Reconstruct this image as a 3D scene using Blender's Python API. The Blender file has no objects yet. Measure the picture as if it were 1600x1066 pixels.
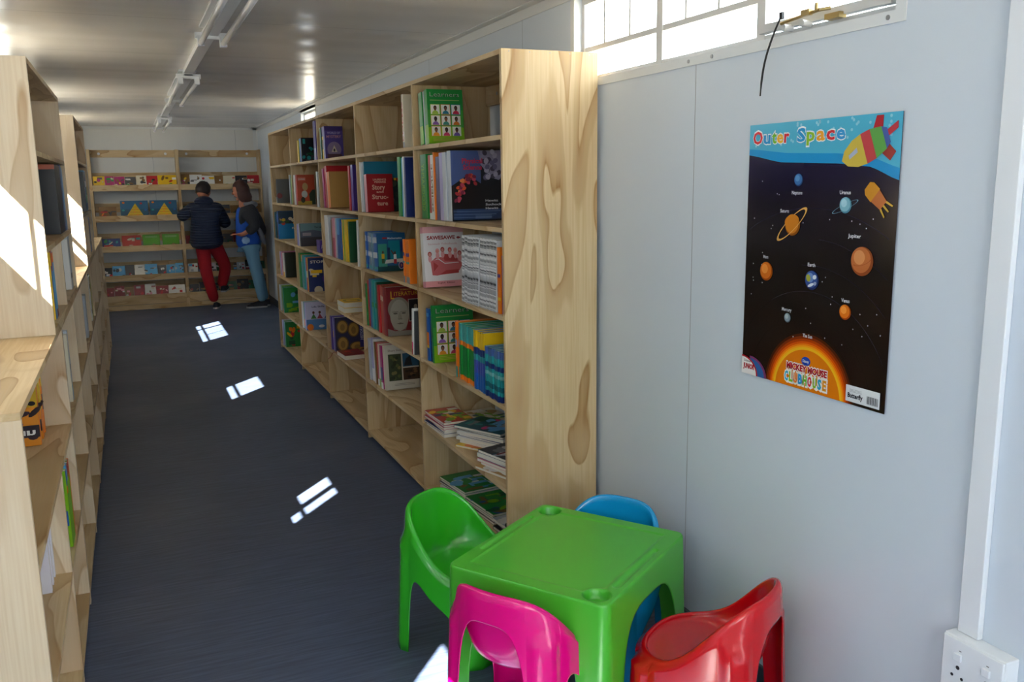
import bpy, bmesh, math, random
from mathutils import Vector, Matrix

# ------------------------------------------------------------------ camera, world, sun, exposure
SC = bpy.context.scene
COL = SC.collection
SC.view_settings.view_transform = 'Standard'
SC.view_settings.look = 'None'
SC.view_settings.gamma = 1.0
SC.view_settings.use_curve_mapping = False
SC.view_settings.exposure = 0.86

CAMZ = 1.5438
def make_camera():
    yaw, pit, rol, f = 0.4082, 0.1815, -0.0141, 1366.25
    cy, sy, cp, sp = math.cos(yaw), math.sin(yaw), math.cos(pit), math.sin(pit)
    fw = Vector((sy*cp, cy*cp, -sp)); rt = Vector((cy, -sy, 0)); up = rt.cross(fw)
    r = rt*math.cos(rol)+up*math.sin(rol); u = up*math.cos(rol)-rt*math.sin(rol)
    cd = bpy.data.cameras.new('camera'); cd.sensor_width = 36; cd.lens = f/1600*36
    cd.clip_start = 0.02; cd.clip_end = 200
    c = bpy.data.objects.new('camera', cd); COL.objects.link(c)
    m = Matrix((r, u, -fw)).transposed().to_4x4(); m.translation = Vector((0, 0, CAMZ))
    c.matrix_world = m
    SC.camera = c
make_camera()

world = bpy.data.worlds.new('daylight'); SC.world = world; world.use_nodes = True
bg = world.node_tree.nodes['Background']
bg.inputs[0].default_value = (0.86, 0.93, 1.0, 1); bg.inputs[1].default_value = 5.5

SUN_DIR = Vector((1.0, 1.18, -1.28)).normalized()
sd = bpy.data.lights.new('sun', 'SUN'); sd.energy = 48; sd.angle = 0.006; sd.color = (1.0, 0.95, 0.86)
so = bpy.data.objects.new('sun', sd); COL.objects.link(so)
so.rotation_euler = SUN_DIR.to_track_quat('-Z', 'Y').to_euler(); so.location = (-5, -5, 8)

# room numbers (metres)
XL, XR = -0.80, 1.6464          # inner faces of the long walls
Y0, Y1 = -1.60, 12.19           # inner faces of the end walls
HC = 2.274                      # ceiling
WT = 0.06                       # wall panel thickness
# openings (y0, y1, z0, z1)
WIN_R = [(-1.05, 0.45, 1.915, 2.225), (1.57, 3.15, 1.915, 2.225), (8.24, 8.95, 1.915, 2.225)]
WIN_L = [(-0.95, 0.66, 1.765, 2.2), (2.20, 2.74, 1.765, 2.2), (4.80, 5.54, 1.765, 2.2), (7.40, 8.52, 1.765, 2.2), (10.1, 11.1, 1.65, 2.2)]  # last opening is unseen, added to brighten the far end
FRONT = (-0.45, 1.25, 1.05, 2.12)  # unseen light opening added in the near end wall, x0 x1 z0 z1

def portal(name, loc, rot, sx, sy):
    l = bpy.data.lights.new(name, 'AREA'); l.shape = 'RECTANGLE'; l.size = sx; l.size_y = sy
    l.cycles.is_portal = True
    o = bpy.data.objects.new(name, l); COL.objects.link(o); o.location = loc; o.rotation_euler = rot
for (a, b, c, d) in WIN_R:
    portal('window_portal', (XR+WT+.05, (a+b)/2, (c+d)/2), (0, math.pi/2, 0), d-c, b-a)
for (a, b, c, d) in WIN_L:
    portal('window_portal', (XL-WT-.05, (a+b)/2, (c+d)/2), (0, -math.pi/2, 0), d-c, b-a)
portal('window_portal', ((FRONT[0]+FRONT[1])/2, Y0-WT-.06, (FRONT[2]+FRONT[3])/2), (math.pi/2, 0, 0), FRONT[1]-FRONT[0], FRONT[3]-FRONT[2])

# ------------------------------------------------------------------ colour helpers
def lin(c):
    return c/12.92 if c <= .04045 else ((c+.055)/1.055)**2.4
def hx(s):
    return tuple(lin(int(s[i:i+2], 16)/255) for i in (0, 2, 4))+(1.0,)

# ------------------------------------------------------------------ materials
def new_mat(name):
    m = bpy.data.materials.new(name); m.use_nodes = True
    nt = m.node_tree; b = nt.nodes['Principled BSDF']
    return m, nt, b
def setp(b, **k):
    for n, v in k.items():
        b.inputs[n.replace('_', ' ')].default_value = v
def plain(name, col, rough=.5, spec=.5, metal=0., bump=0, bscale=200, coat=0):
    m, nt, b = new_mat(name)
    setp(b, Base_Color=hx(col), Roughness=rough, Metallic=metal); b.inputs['Specular IOR Level'].default_value = spec
    if coat: b.inputs['Coat Weight'].default_value = coat; b.inputs['Coat Roughness'].default_value = .08
    if bump:
        n = nt.nodes.new('ShaderNodeTexNoise'); n.inputs['Scale'].default_value = bscale
        g = nt.nodes.new('ShaderNodeNewGeometry'); nt.links.new(g.outputs['Position'], n.inputs['Vector'])
        bp = nt.nodes.new('ShaderNodeBump'); bp.inputs['Strength'].default_value = bump; bp.inputs['Distance'].default_value = .002
        nt.links.new(n.outputs['Fac'], bp.inputs['Height']); nt.links.new(bp.outputs['Normal'], b.inputs['Normal'])
    return m
def attr_mat(name, rough=.35, spec=.5):
    m, nt, b = new_mat(name)
    a = nt.nodes.new('ShaderNodeAttribute'); a.attribute_name = 'col'
    nt.links.new(a.outputs['Color'], b.inputs['Base Color'])
    setp(b, Roughness=rough); b.inputs['Specular IOR Level'].default_value = spec
    return m
def ramp(nt, stops, interp='LINEAR'):
    r = nt.nodes.new('ShaderNodeValToRGB'); cr = r.color_ramp; cr.interpolation = interp
    while len(cr.elements) < len(stops): cr.elements.new(.5)
    for e, (p, c) in zip(cr.elements, stops): e.position = p; e.color = c
    return r
def wood(name, axis, pale='d8bf95', mid='c2a06e', dark='9a6c35', seed=0., scale=1.0, rough=.48):
    """pine plywood: rotary-cut flame figure stretched along one axis, fine grain on top"""
    m, nt, b = new_mat(name); L = nt.links.new; N = nt.nodes.new
    g = N('ShaderNodeNewGeometry')
    mp = N('ShaderNodeMapping'); mp.inputs['Location'].default_value = (seed*3.1, seed*1.7, seed*2.3)
    long_, wide = 1.15*scale, 4.6*scale
    sc = {'x': (long_, wide, wide), 'y': (wide, long_, wide), 'z': (wide, .9, long_)}[axis]
    mp.inputs['Scale'].default_value = sc
    L(g.outputs['Position'], mp.inputs['Vector'])
    n1 = N('ShaderNodeTexNoise'); n1.inputs['Scale'].default_value = 1.0; n1.inputs['Detail'].default_value = 1.6
    n1.inputs['Roughness'].default_value = .45; n1.inputs['Distortion'].default_value = .55
    L(mp.outputs[0], n1.inputs['Vector'])
    mu = N('ShaderNodeMath'); mu.operation = 'MULTIPLY'; mu.inputs[1].default_value = 5.0
    L(n1.outputs['Fac'], mu.inputs[0])
    fr = N('ShaderNodeMath'); fr.operation = 'FRACT'; L(mu.outputs[0], fr.inputs[0])
    r1 = ramp(nt, [(0, (.0, .0, .0, 1)), (.40, (.05, .05, .05, 1)), (.52, (.42, .42, .42, 1)), (.75, (.5, .5, .5, 1)), (.9, (.72, .72, .72, 1)), (.96, (1, 1, 1, 1)), (1, (.1, .1, .1, 1))])
    L(fr.outputs[0], r1.inputs[0])
    # fine grain
    mp2 = N('ShaderNodeMapping')
    fl, fw_ = 4, 160
    mp2.inputs['Scale'].default_value = {'x': (fl, fw_, fw_), 'y': (fw_, fl, fw_), 'z': (fw_, fw_, fl)}[axis]
    L(g.outputs['Position'], mp2.inputs['Vector'])
    n2 = N('ShaderNodeTexNoise'); n2.inputs['Scale'].default_value = 1.; n2.inputs['Detail'].default_value = 2
    L(mp2.outputs[0], n2.inputs['Vector'])
    # large tone variation decides where the figure shows strongly
    n3 = N('ShaderNodeTexNoise'); n3.inputs['Scale'].default_value = 2.1; L(g.outputs['Position'], n3.inputs['Vector'])
    r3 = ramp(nt, [(.35, (.55, .55, .55, 1)), (.65, (1, 1, 1, 1))]); L(n3.outputs['Fac'], r3.inputs[0])
    mm = N('ShaderNodeMath'); mm.operation = 'MULTIPLY'; L(r1.outputs[0], mm.inputs[0]); L(r3.outputs[0], mm.inputs[1])
    mx = N('ShaderNodeMixRGB'); mx.inputs[1].default_value = hx(pale); mx.inputs[2].default_value = hx(dark)
    L(mm.outputs[0], mx.inputs[0])
    mx2 = N('ShaderNodeMixRGB'); mx2.blend_type = 'MIX'; mx2.inputs[2].default_value = hx(mid)
    r2 = ramp(nt, [(.35, (0, 0, 0, 1)), (.7, (.5, .5, .5, 1))]); L(n2.outputs['Fac'], r2.inputs[0])
    L(r2.outputs[0], mx2.inputs[0]); L(mx.outputs[0], mx2.inputs[1])
    L(mx2.outputs[0], b.inputs['Base Color'])
    setp(b, Roughness=rough); b.inputs['Specular IOR Level'].default_value = .35
    bp = N('ShaderNodeBump'); bp.inputs['Strength'].default_value = .15; bp.inputs['Distance'].default_value = .001
    L(n2.outputs['Fac'], bp.inputs['Height']); L(bp.outputs[0], b.inputs['Normal'])
    return m

M = {}
M['wood_panel'] = wood('plywood_panel', 'z', scale=1.05, seed=1.3)
M['wood_shelf'] = wood('plywood_shelf', 'y', seed=2.2, scale=1.1)
M['wood_top'] = wood('plywood_rail', 'x', seed=4.2, scale=1.3)
M['wood_left'] = wood('plywood_left', 'z', pale='e0cdb0', mid='ceb390', dark='b08c62', seed=7.7, scale=.8)
M['edge'] = wood('plywood_edge', 'y', pale='d9c298', mid='bfa072', dark='b8935f', scale=3, seed=.4)
M['print'] = attr_mat('printed_cover', .3)
M['matte'] = attr_mat('matte_print', .7, .3)
M['laminate'] = attr_mat('laminated_poster', .16, .55)
M['paper'] = plain('book_pages', 'e6e0d2', .8, .2, bump=.4, bscale=900)
M['trim'] = plain('white_trim', 'd9dcdd', .4)
M['plastic_white'] = plain('white_plastic', 'dfe3e8', .3)
M['dark'] = plain('black_plastic', '121214', .45)
M['brass'] = plain('aged_brass', 'b39a66', .35, metal=.8)
M['steel'] = plain('zinc_screw', 'a8aaac', .35, metal=.9)
M['alu'] = plain('painted_steel_frame', 'c9c8c5', .4)
M['skirting'] = plain('grey_skirting', '3d434e', .5)
M['outside'] = plain('dusty_ground', 'b8a890', .9)

def wall_material(name, col, seam_axis, pitch, off, rough=.38, wav=.0):
    m, nt, b = new_mat(name); L = nt.links.new; N = nt.nodes.new
    g = N('ShaderNodeNewGeometry'); sp = N('ShaderNodeSeparateXYZ'); L(g.outputs['Position'], sp.inputs[0])
    ax = {'x': 0, 'y': 1}[seam_axis]
    ad = N('ShaderNodeMath'); ad.operation = 'ADD'; ad.inputs[1].default_value = -off+100*pitch; L(sp.outputs[ax], ad.inputs[0])
    mo = N('ShaderNodeMath'); mo.operation = 'MODULO'; mo.inputs[1].default_value = pitch; L(ad.outputs[0], mo.inputs[0])
    lt = N('ShaderNodeMath'); lt.operation = 'LESS_THAN'; lt.inputs[1].default_value = .003; L(mo.outputs[0], lt.inputs[0])
    mx = N('ShaderNodeMixRGB'); mx.inputs[1].default_value = hx(col); mx.inputs[2].default_value = hx('8b8f95')
    L(lt.outputs[0], mx.inputs[0]); L(mx.outputs[0], b.inputs['Base Color'])
    setp(b, Roughness=rough)
    n = N('ShaderNodeTexNoise'); n.inputs['Scale'].default_value = 1.0
    mp = N('ShaderNodeMapping'); mp.inputs['Scale'].default_value = (.25, 2.4, .8) if wav else (2, 2, 2)
    L(g.outputs['Position'], mp.inputs[0]); L(mp.outputs[0], n.inputs['Vector']); n.inputs['Detail'].default_value = .8
    ma = N('ShaderNodeMath'); ma.operation = 'MULTIPLY_ADD'; ma.inputs[1].default_value = -.35; L(lt.outputs[0], ma.inputs[0]); L(n.outputs['Fac'], ma.inputs[2])
    bp = N('ShaderNodeBump'); bp.inputs['Strength'].default_value = 1.0; bp.inputs['Distance'].default_value = .03 if wav else .003
    L(ma.outputs[0], bp.inputs['Height']); L(bp.outputs[0], b.inputs['Normal'])
    return m
M['wall'] = wall_material('white_wall_panels', 'ccd5df', 'y', 1.3, 2.3436)
M['wall_end'] = wall_material('end_wall_panels', 'd6d6d3', 'x', 1.02, .347)
M['ceiling'] = wall_material('ceiling_panels', 'e9e9e8', 'y', 1.15, .9, rough=.24, wav=1)

def floor_material():
    m, nt, b = new_mat('blue_grey_vinyl'); L = nt.links.new; N = nt.nodes.new
    g = N('ShaderNodeNewGeometry')
    mp = N('ShaderNodeMapping'); mp.inputs['Scale'].default_value = (5, 90, 1); mp.inputs['Rotation'].default_value = (0, 0, .1)
    L(g.outputs['Position'], mp.inputs[0])
    n = N('ShaderNodeTexNoise'); n.inputs['Scale'].default_value = 1; n.inputs['Detail'].default_value = 3; L(mp.outputs[0], n.inputs['Vector'])
    n2 = N('ShaderNodeTexNoise'); n2.inputs['Scale'].default_value = 1.3; n2.inputs['Detail'].default_value = 4; L(g.outputs['Position'], n2.inputs['Vector'])
    r = ramp(nt, [(.3, hx('3d4860')), (.7, hx('55617b'))]); L(n.outputs['Fac'], r.inputs[0])
    r2 = ramp(nt, [(.5, (0, 0, 0, 1)), (.8, (.3, .3, .3, 1))]); L(n2.outputs['Fac'], r2.inputs[0])
    mx = N('ShaderNodeMixRGB'); mx.inputs[2].default_value = hx('666c78'); L(r2.outputs[0], mx.inputs[0]); L(r.outputs[0], mx.inputs[1])
    L(mx.outputs[0], b.inputs['Base Color'])
    rr = ramp(nt, [(.3, (.38, .38, .38, 1)), (.7, (.55, .55, .55, 1))]); L(n2.outputs['Fac'], rr.inputs[0]); L(rr.outputs[0], b.inputs['Roughness'])
    bp = N('ShaderNodeBump'); bp.inputs['Strength'].default_value = .25; bp.inputs['Distance'].default_value = .002
    L(n.outputs['Fac'], bp.inputs['Height']); L(bp.outputs[0], b.inputs['Normal'])
    return m
M['floor'] = floor_material()

def glass_material():
    m = bpy.data.materials.new('window_glass'); m.use_nodes = True; nt = m.node_tree; nt.nodes.clear()
    o = nt.nodes.new('ShaderNodeOutputMaterial'); t = nt.nodes.new('ShaderNodeBsdfTransparent'); gl = nt.nodes.new('ShaderNodeBsdfGlossy')
    gl.inputs['Roughness'].default_value = .02; mx = nt.nodes.new('ShaderNodeMixShader'); mx.inputs[0].default_value = .06
    t.inputs['Color'].default_value = (.96, .98, .98, 1)
    nt.links.new(t.outputs[0], mx.inputs[1]); nt.links.new(gl.outputs[0], mx.inputs[2]); nt.links.new(mx.outputs[0], o.inputs[0])
    return m
M['glass'] = glass_material()

def plastic(name, col, rough=.22):
    m, nt, b = new_mat(name); setp(b, Base_Color=hx(col), Roughness=rough)
    b.inputs['Subsurface Weight'].default_value = .0
    b.inputs['Coat Weight'].default_value = .3; b.inputs['Coat Roughness'].default_value = .12
    return m
M['green_plastic'] = plastic('green_plastic', '2fae22')
M['green_table'] = plastic('green_table_plastic', '47b02c', .34)
M['pink_plastic'] = plastic('pink_plastic', 'e4007c')
M['red_plastic'] = plastic('red_plastic', 'c8000f')
M['blue_plastic'] = plastic('blue_plastic', '0b93d0')

# ------------------------------------------------------------------ mesh builder
def T(loc=(0, 0, 0), rx=0, ry=0, rz=0):
    return Matrix.Translation(loc) @ Matrix.Rotation(rz, 4, 'Z') @ Matrix.Rotation(ry, 4, 'Y') @ Matrix.Rotation(rx, 4, 'X')
_glyphs = {}
def glyph_mesh(s, bold, spacing=1.0):
    k = (s, bold, spacing)
    if k not in _glyphs:
        c = bpy.data.curves.new('lettering', 'FONT'); c.body = s; c.size = 1; c.resolution_u = 2; c.offset = bold
        c.space_character = spacing
        o = bpy.data.objects.new('lettering', c); COL.objects.link(o)
        me = bpy.data.meshes.new_from_object(o)
        vs = [(v.co.x, v.co.y) for v in me.vertices]; fs = [tuple(p.vertices) for p in me.polygons]
        w = max([v[0] for v in vs] or [1]); x0 = min([v[0] for v in vs] or [0])
        _glyphs[k] = (vs, fs, x0, w)
        bpy.data.objects.remove(o); bpy.data.curves.remove(c); bpy.data.meshes.remove(me)
    return _glyphs[k]

class MB:
    def __init__(s, mat=None):
        s.v = []; s.f = []; s.c = []; s.X = mat or Matrix.Identity(4)
    def add(s, vs, fs, col=(1, 1, 1, 1)):
        n = len(s.v)
        s.v += [tuple(s.X @ Vector(p)) for p in vs]
        for f in fs:
            s.f.append(tuple(i+n for i in f)); s.c.append(col)
        return s
    def box(s, a, b, col=(1, 1, 1, 1), cols=None):
        x0, y0, z0 = [min(p, q) for p, q in zip(a, b)]; x1, y1, z1 = [max(p, q) for p, q in zip(a, b)]
        vs = [(x0, y0, z0), (x1, y0, z0), (x1, y1, z0), (x0, y1, z0), (x0, y0, z1), (x1, y0, z1), (x1, y1, z1), (x0, y1, z1)]
        fs = [(0, 3, 2, 1), (4, 5, 6, 7), (0, 1, 5, 4), (1, 2, 6, 5), (2, 3, 7, 6), (3, 0, 4, 7)]
        return s.add(vs, fs, col)
    def cyl(s, p, q, r, col=(1, 1, 1, 1), n=12, r2=None):
        p = Vector(p); q = Vector(q); d = (q-p).normalized(); r2 = r if r2 is None else r2
        a = d.orthogonal().normalized(); b = d.cross(a)
        vs = []
        for i in range(n):
            t = 2*math.pi*i/n; k = a*math.cos(t)+b*math.sin(t)
            vs += [tuple(p+k*r), tuple(q+k*r2)]
        fs = [(2*i, 2*((i+1) % n), 2*((i+1) % n)+1, 2*i+1) for i in range(n)]
        fs += [tuple(2*i for i in range(n))[::-1], tuple(2*i+1 for i in range(n))]
        return s.add(vs, fs, col)
    def tube(s, pts, r, col=(1, 1, 1, 1), n=8):
        for a, b in zip(pts[:-1], pts[1:]): s.cyl(a, b, r, col, n)
        return s
    def poly(s, fr, pts, col, layer=1):
        O, U, V, Nn = fr
        vs = [tuple(O+U*p[0]+V*p[1]+Nn*(.00035*layer)) for p in pts]
        return s.add(vs, [tuple(range(len(vs)))], col)
    def rect(s, fr, u0, v0, u1, v1, col, layer=1):
        return s.poly(fr, [(u0, v0), (u1, v0), (u1, v1), (u0, v1)], col, layer)
    def ell(s, fr, u, v, ru, rv, col, layer=1, n=24, rot=0, a0=0, a1=2*math.pi):
        pts = []
        full = abs(a1-a0-2*math.pi) < 1e-6
        for i in range(n if full else n+1):
            t = a0+(a1-a0)*i/n; x = ru*math.cos(t); y = rv*math.sin(t)
            pts.append((u+x*math.cos(rot)-y*math.sin(rot), v+x*math.sin(rot)+y*math.cos(rot)))
        return s.poly(fr, pts, col, layer)
    def ring(s, fr, u, v, ru, rv, w, col, layer=1, n=40, rot=0, a0=0, a1=2*math.pi):
        for i in range(n):
            q = []
            for t, k in ((i, 0), (i+1, 0), (i+1, 1), (i, 1)):
                an = a0+(a1-a0)*t/n; x = (ru-w*k)*math.cos(an); y = (rv-w*k*rv/ru)*math.sin(an)
                q.append((u+x*math.cos(rot)-y*math.sin(rot), v+x*math.sin(rot)+y*math.cos(rot)))
            s.poly(fr, q, col, layer)
        return s
    def text(s, fr, body, u, v, width, height, col, layer=2, bold=.02, rot=0, spacing=1.0):
        vs, fs, x0, x1 = glyph_mesh(body, bold, spacing)
        kx = width/(x1-x0); ky = height/.72
        O, U, V, Nn = fr
        cr, sr = math.cos(rot), math.sin(rot); out = []
        for x, y in vs:
            a = (x-x0)*kx; b = y*ky
            out.append(tuple(O+U*(u+a*cr-b*sr)+V*(v+a*sr+b*cr)+Nn*(.00035*layer)))
        return s.add(out, fs, col)
    def build(s, name, mat, parent=None, loc=None, smooth=False, rot=None, bevel=0):
        me = bpy.data.meshes.new(name); me.from_pydata(s.v, [], s.f)
        if not isinstance(mat, (list, tuple)): mat = [mat]
        for m in mat: me.materials.append(m)
        ca = me.color_attributes.new('col', 'FLOAT_COLOR', 'CORNER')
        data = []
        for f, c in zip(s.f, s.c): data += list(c)*len(f)
        ca.data.foreach_set('color', data)
        if smooth: me.polygons.foreach_set('use_smooth', [True]*len(me.polygons))
        me.update()
        o = bpy.data.objects.new(name, me); COL.objects.link(o)
        if parent: o.parent = parent
        if loc: o.location = loc
        if rot: o.rotation_euler = rot
        if bevel:
            b = o.modifiers.new('bevel', 'BEVEL'); b.width = bevel; b.segments = 2; b.limit_method = 'ANGLE'
        return o

def thing(name, label, cat, loc=(0, 0, 0), rot=(0, 0, 0), group=None):
    o = bpy.data.objects.new(name, None); COL.objects.link(o); o.empty_display_size = .1
    o.location = loc; o.rotation_euler = rot; o['label'] = label; o['category'] = cat
    if group: o['group'] = group
    return o
def tag(o, label, cat, group=None):
    o['label'] = label; o['category'] = cat
    if group: o['group'] = group
    return o
def struct(o, label=None):
    o['kind'] = 'structure'
    if label: o['label'] = label
    return o

# ------------------------------------------------------------------ the room
def side_wall(name, x0, x1, wins, label):
    mb = MB(); ys = [Y0-WT]
    for (a, b, c, d) in wins:
        mb.box((x0, ys[-1], 0), (x1, a, HC)); mb.box((x0, a, 0), (x1, b, c)); mb.box((x0, a, d), (x1, b, HC)); ys.append(b)
    mb.box((x0, ys[-1], 0), (x1, Y1+WT, HC))
    return struct(mb.build(name, M['wall']), label)
side_wall('wall_right', XR, XR+WT, WIN_R, 'white panelled long wall behind the tall bookcase and poster')
side_wall('wall_left', XL-WT, XL, WIN_L, 'white panelled long wall behind the left bookcases')
struct(MB().box((XL, Y1, 0), (XR, Y1+WT, HC)).build('wall_back', M['wall_end']), 'pale end wall behind the picture-book rack')
mb = MB(); mb.box((XL, Y0-WT, 0), (FRONT[0], Y0, HC)); mb.box((FRONT[1], Y0-WT, 0), (XR, Y0, HC)); mb.box((FRONT[0], Y0-WT, FRONT[3]), (FRONT[1], Y0, HC)); mb.box((FRONT[0], Y0-WT, 0), (FRONT[1], Y0, FRONT[2]))
struct(mb.build('wall_front', M['wall_end']))
struct(MB().box((XL-WT, Y0-WT, -.05), (XR+WT, Y1+WT, 0)).build('floor', M['floor']), 'dark blue-grey vinyl floor')
struct(MB().box((XL-WT, Y0-WT, HC), (XR+WT, Y1+WT, HC+.06)).build('ceiling', M['ceiling']), 'glossy white panelled ceiling')
# cornices, corner trims, skirting
def angle_trim(name, x, sx, y0, y1):
    mb = MB(); mb.box((x, y0, HC-.045), (x-sx*.004, y1, HC)); mb.box((x, y0, HC-.004), (x-sx*.045, y1, HC))
    return struct(mb.build(name, M['trim']))
angle_trim('trim_1', XR, 1, Y0, Y1); angle_trim('trim_2', XL, -1, Y0, Y1)
struct(MB().box((XL, Y1, HC-.03), (XR, Y1-.004, HC)).build('trim_3', M['trim']))
struct(MB().box((XR-.05, Y1-.004, 0), (XR, Y1, HC)).box((XR-.004, Y1-.05, 0), (XR, Y1, HC)).build('trim_4', M['trim']))
struct(MB().box((XR-.012, Y0, 0), (XR, Y1, .09)).build('baseboard_right', M['skirting'], bevel=.003))
struct(MB().box((XL, Y0, 0), (XL+.012, Y1, .09)).build('baseboard_left', M['skirting'], bevel=.003))
struct(MB().box((XL+.012, Y1-.012, 0), (XR-.012, Y1, .09)).build('baseboard_back', M['skirting'], bevel=.003))
g = MB().box((-30, -40, -.6), (30, 45, -.55)).build('ground', M['outside']); struct(g)

wn = [0]
def window(x, sx, a, b, c, d, mull, munt, transom, sash=None, zmunt=None):
    """steel window in a wall opening. sx=+1: wall to the right (outside is +x)"""
    wn[0] += 1
    r = thing('window_%d' % wn[0], '', ''); del r['label']; del r['category']; r['kind'] = 'structure'
    xo = x+sx*.03
    def bar(mb, y0, y1, z0, z1, t=.012, o=0): mb.box((xo+sx*o, y0, z0), (xo+sx*(o+t), y1, z1))
    mb = MB(); w = .022
    bar(mb, a+w, b-w, c, c+.018, .02); bar(mb, a+w, b-w, d-w, d, .02); bar(mb, a, a+w, c, d, .02); bar(mb, b-w, b, c, d, .02)
    for m_ in mull: bar(mb, m_-.018, m_+.018, c+.003, d-.003, .0215, -.0015)
    segs = [a]+list(mull)+[b]
    for (y0, y1) in zip(segs[:-1], segs[1:]):
        if sash and sash[0] <= (y0+y1)/2 <= sash[1]: continue
        if transom: bar(mb, y0+.01, y1-.01, transom-.009, transom+.009, .015, .002)
    for m_ in munt: bar(mb, m_-.005, m_+.005, (transom or c)+.004, d-.004, .010, .004)
    if zmunt: bar(mb, a, b, zmunt-.005, zmunt+.005, .012)
    # inner flange (cover strip) lying on the wall face
    f = .028
    xi = x-sx*.004
    mb.build('window_frame', M['alu'], r)
    fl = MB()
    for (p, q, s_, t_) in ((a, b, c-f, c), (a, b, d, d+f), (a-.03, a, c-f, d+f), (b, b+.03, c-f, d+f)):
        fl.box((xi, p, s_), (x-sx*.0005, q, t_))
    fl.build('window_sill', M['trim'], r)
    sc_ = MB()
    for yy in (a+.02, (a+b)/2-.1, (a+b)/2+.02, b-.02): sc_.cyl((xi, yy, c-.014), (xi-sx*.002, yy, c-.014), .006, n=10)
    sc_.build('screw', M['steel'], r)
    gl = MB(); xg = xo+sx*.008
    gl.box((xg, a+.01, c+.01), (xg+sx*.003, b-.01, d-.01)); gl.build('pane', M['glass'], r)
    return r
X = 1
w_near = window(XR, 1, *WIN_R[1], mull=(2.08, 2.60), munt=(2.285, 2.457, 2.80, 2.98), transom=2.035, sash=(1.57, 2.08))
sash = MB()
for (y0, y1, z0, z1) in ((1.622, 2.033, 1.935, 1.957), (1.622, 2.033, 2.17, 2.2), (1.592, 1.622, 1.934, 2.2), (2.033, 2.060, 1.934, 2.2)):
    sash.box((XR+.004, y0, z0), (XR+.0285, y1, z1))
sash.build('opening_sash', M['alu'], w_near)
def stay(parent, y, z):
    mb = MB(); x = XR-.006
    mb.tube([(x+.02, y+.2, z+.012), (x-.02, y+.17, z+.004), (x-.03, y+.02, z+.012), (x-.012, y, z+.014)], .0045)
    mb.box((x-.036, y+.05, z+.005), (x-.024, y+.08, z+.02)); mb.cyl((x-.03, y+.03, z+.01), (x-.03, y+.03, z+.03), .005)
    mb.box((x-.004, y-.02, z-.01), (x+.02, y+.03, z+.004))
    mb.build('window_stay', M['brass'], parent, smooth=False)
    mb = MB()
    for yy in (y+.1, y+.17):
        mb.cyl((x+.016, yy, z-.006), (x-.014, yy, z-.006), .009, n=12)
    mb.build('stay_peg', M['alu'], parent)
stay(w_near, 1.76, 1.937)
stay(w_near, 3.02, 1.925)
window(XR, 1, *WIN_R[0], mull=(-.53, -.03), munt=(.13, .29, -.2, -.37), transom=2.035)
window(XR, 1, *WIN_R[2], mull=(), munt=(8.48, 8.72), transom=2.10)
for k, (a, b, c, d) in enumerate(WIN_L):
    if k == 1: mu, mt = (2.345,), (2.535,)
    elif k == 2: mu, mt = (), (5.355,)
    elif k == 3: mu, mt = (8.2,), (7.8,)
    elif k == 4: mu, mt = (10.6,), ()  # the added window that lights the back
    else: mu, mt = (0.0,), (.3,)
    wl = window(XL, -1, a, b, c, d, mu, mt, 1.90)
    if k == 1: MB().box((XL-.044, 2.365, 1.785), (XL-.034, 2.72, 1.889)).build('added_sun_mask', M['alu'], wl)  # unseen sheet added over the lower pane to shape the sun patches
aw = MB(); aw.box((XL-WT-1.25, 9.2, 2.27), (XL-WT-.001, 12.2, 2.30)); aw.box((XL-WT-1.25, 9.2, 2.12), (XL-WT-1.22, 12.2, 2.27)); struct(aw.build('sun_block_canopy', M['trim']), 'added unseen canopy blocking sun at the far left window')  # made-up canopy, keeps direct sun out of the added far window
# wide unseen window added in the near end wall to light the room
wf = bpy.data.objects.new('window_9', None); COL.objects.link(wf); wf['kind'] = 'structure'
a_, b_, c_, d_ = FRONT; mb = MB()
mb.box((a_, Y0-.05, c_), (b_, Y0-.02, c_+.035)); mb.box((a_, Y0-.05, d_-.035), (b_, Y0-.02, d_)); mb.box((a_, Y0-.05, c_+.035), (a_+.035, Y0-.02, d_-.035)); mb.box((b_-.035, Y0-.05, c_+.035), (b_, Y0-.02, d_-.035))
for q in (1, 2): mb.box((a_+(b_-a_)*q/3-.015, Y0-.048, c_+.035), (a_+(b_-a_)*q/3+.015, Y0-.022, d_-.035))
mb.build('window_frame', M['alu'], wf)
MB().box((a_+.02, Y0-.038, c_+.02), (b_-.02, Y0-.034, d_-.02)).build('pane', M['glass'], wf)

# ------------------------------------------------------------------ right bookcase
BX, BD = 1.2426, 0.385
DIV = [2.9345, 3.9989, 5.1215, 6.2242, 7.3442, 8.4677]
SH = [1.7062, 1.3748, 1.0484, 0.7043, 0.3759, 0.0483]
H = 2.0; PT = .018
bc = thing('bookcase', 'tall five-bay open-backed pine plywood bookcase along the right wall', 'bookcase', (BX, DIV[0], 0))
P0 = Vector((BX, DIV[0], 0))
def part(name, mat, a, b, bevel=.0012, parent=bc, org=P0):
    mb = MB(); mb.box(tuple(Vector(a)-org), tuple(Vector(b)-org)); return mb.build(name, mat, parent, bevel=bevel)
for i, y in enumerate(DIV):
    nm = 'side_panel' if i in (0, 5) else 'divider'
    y0 = y if i == 0 else (y-PT if i == 5 else y-PT/2)
    part(nm, M['wood_panel'], (BX, y0, 0), (BX+BD, y0+PT, H if i in (0, 5) else H-PT))
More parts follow.
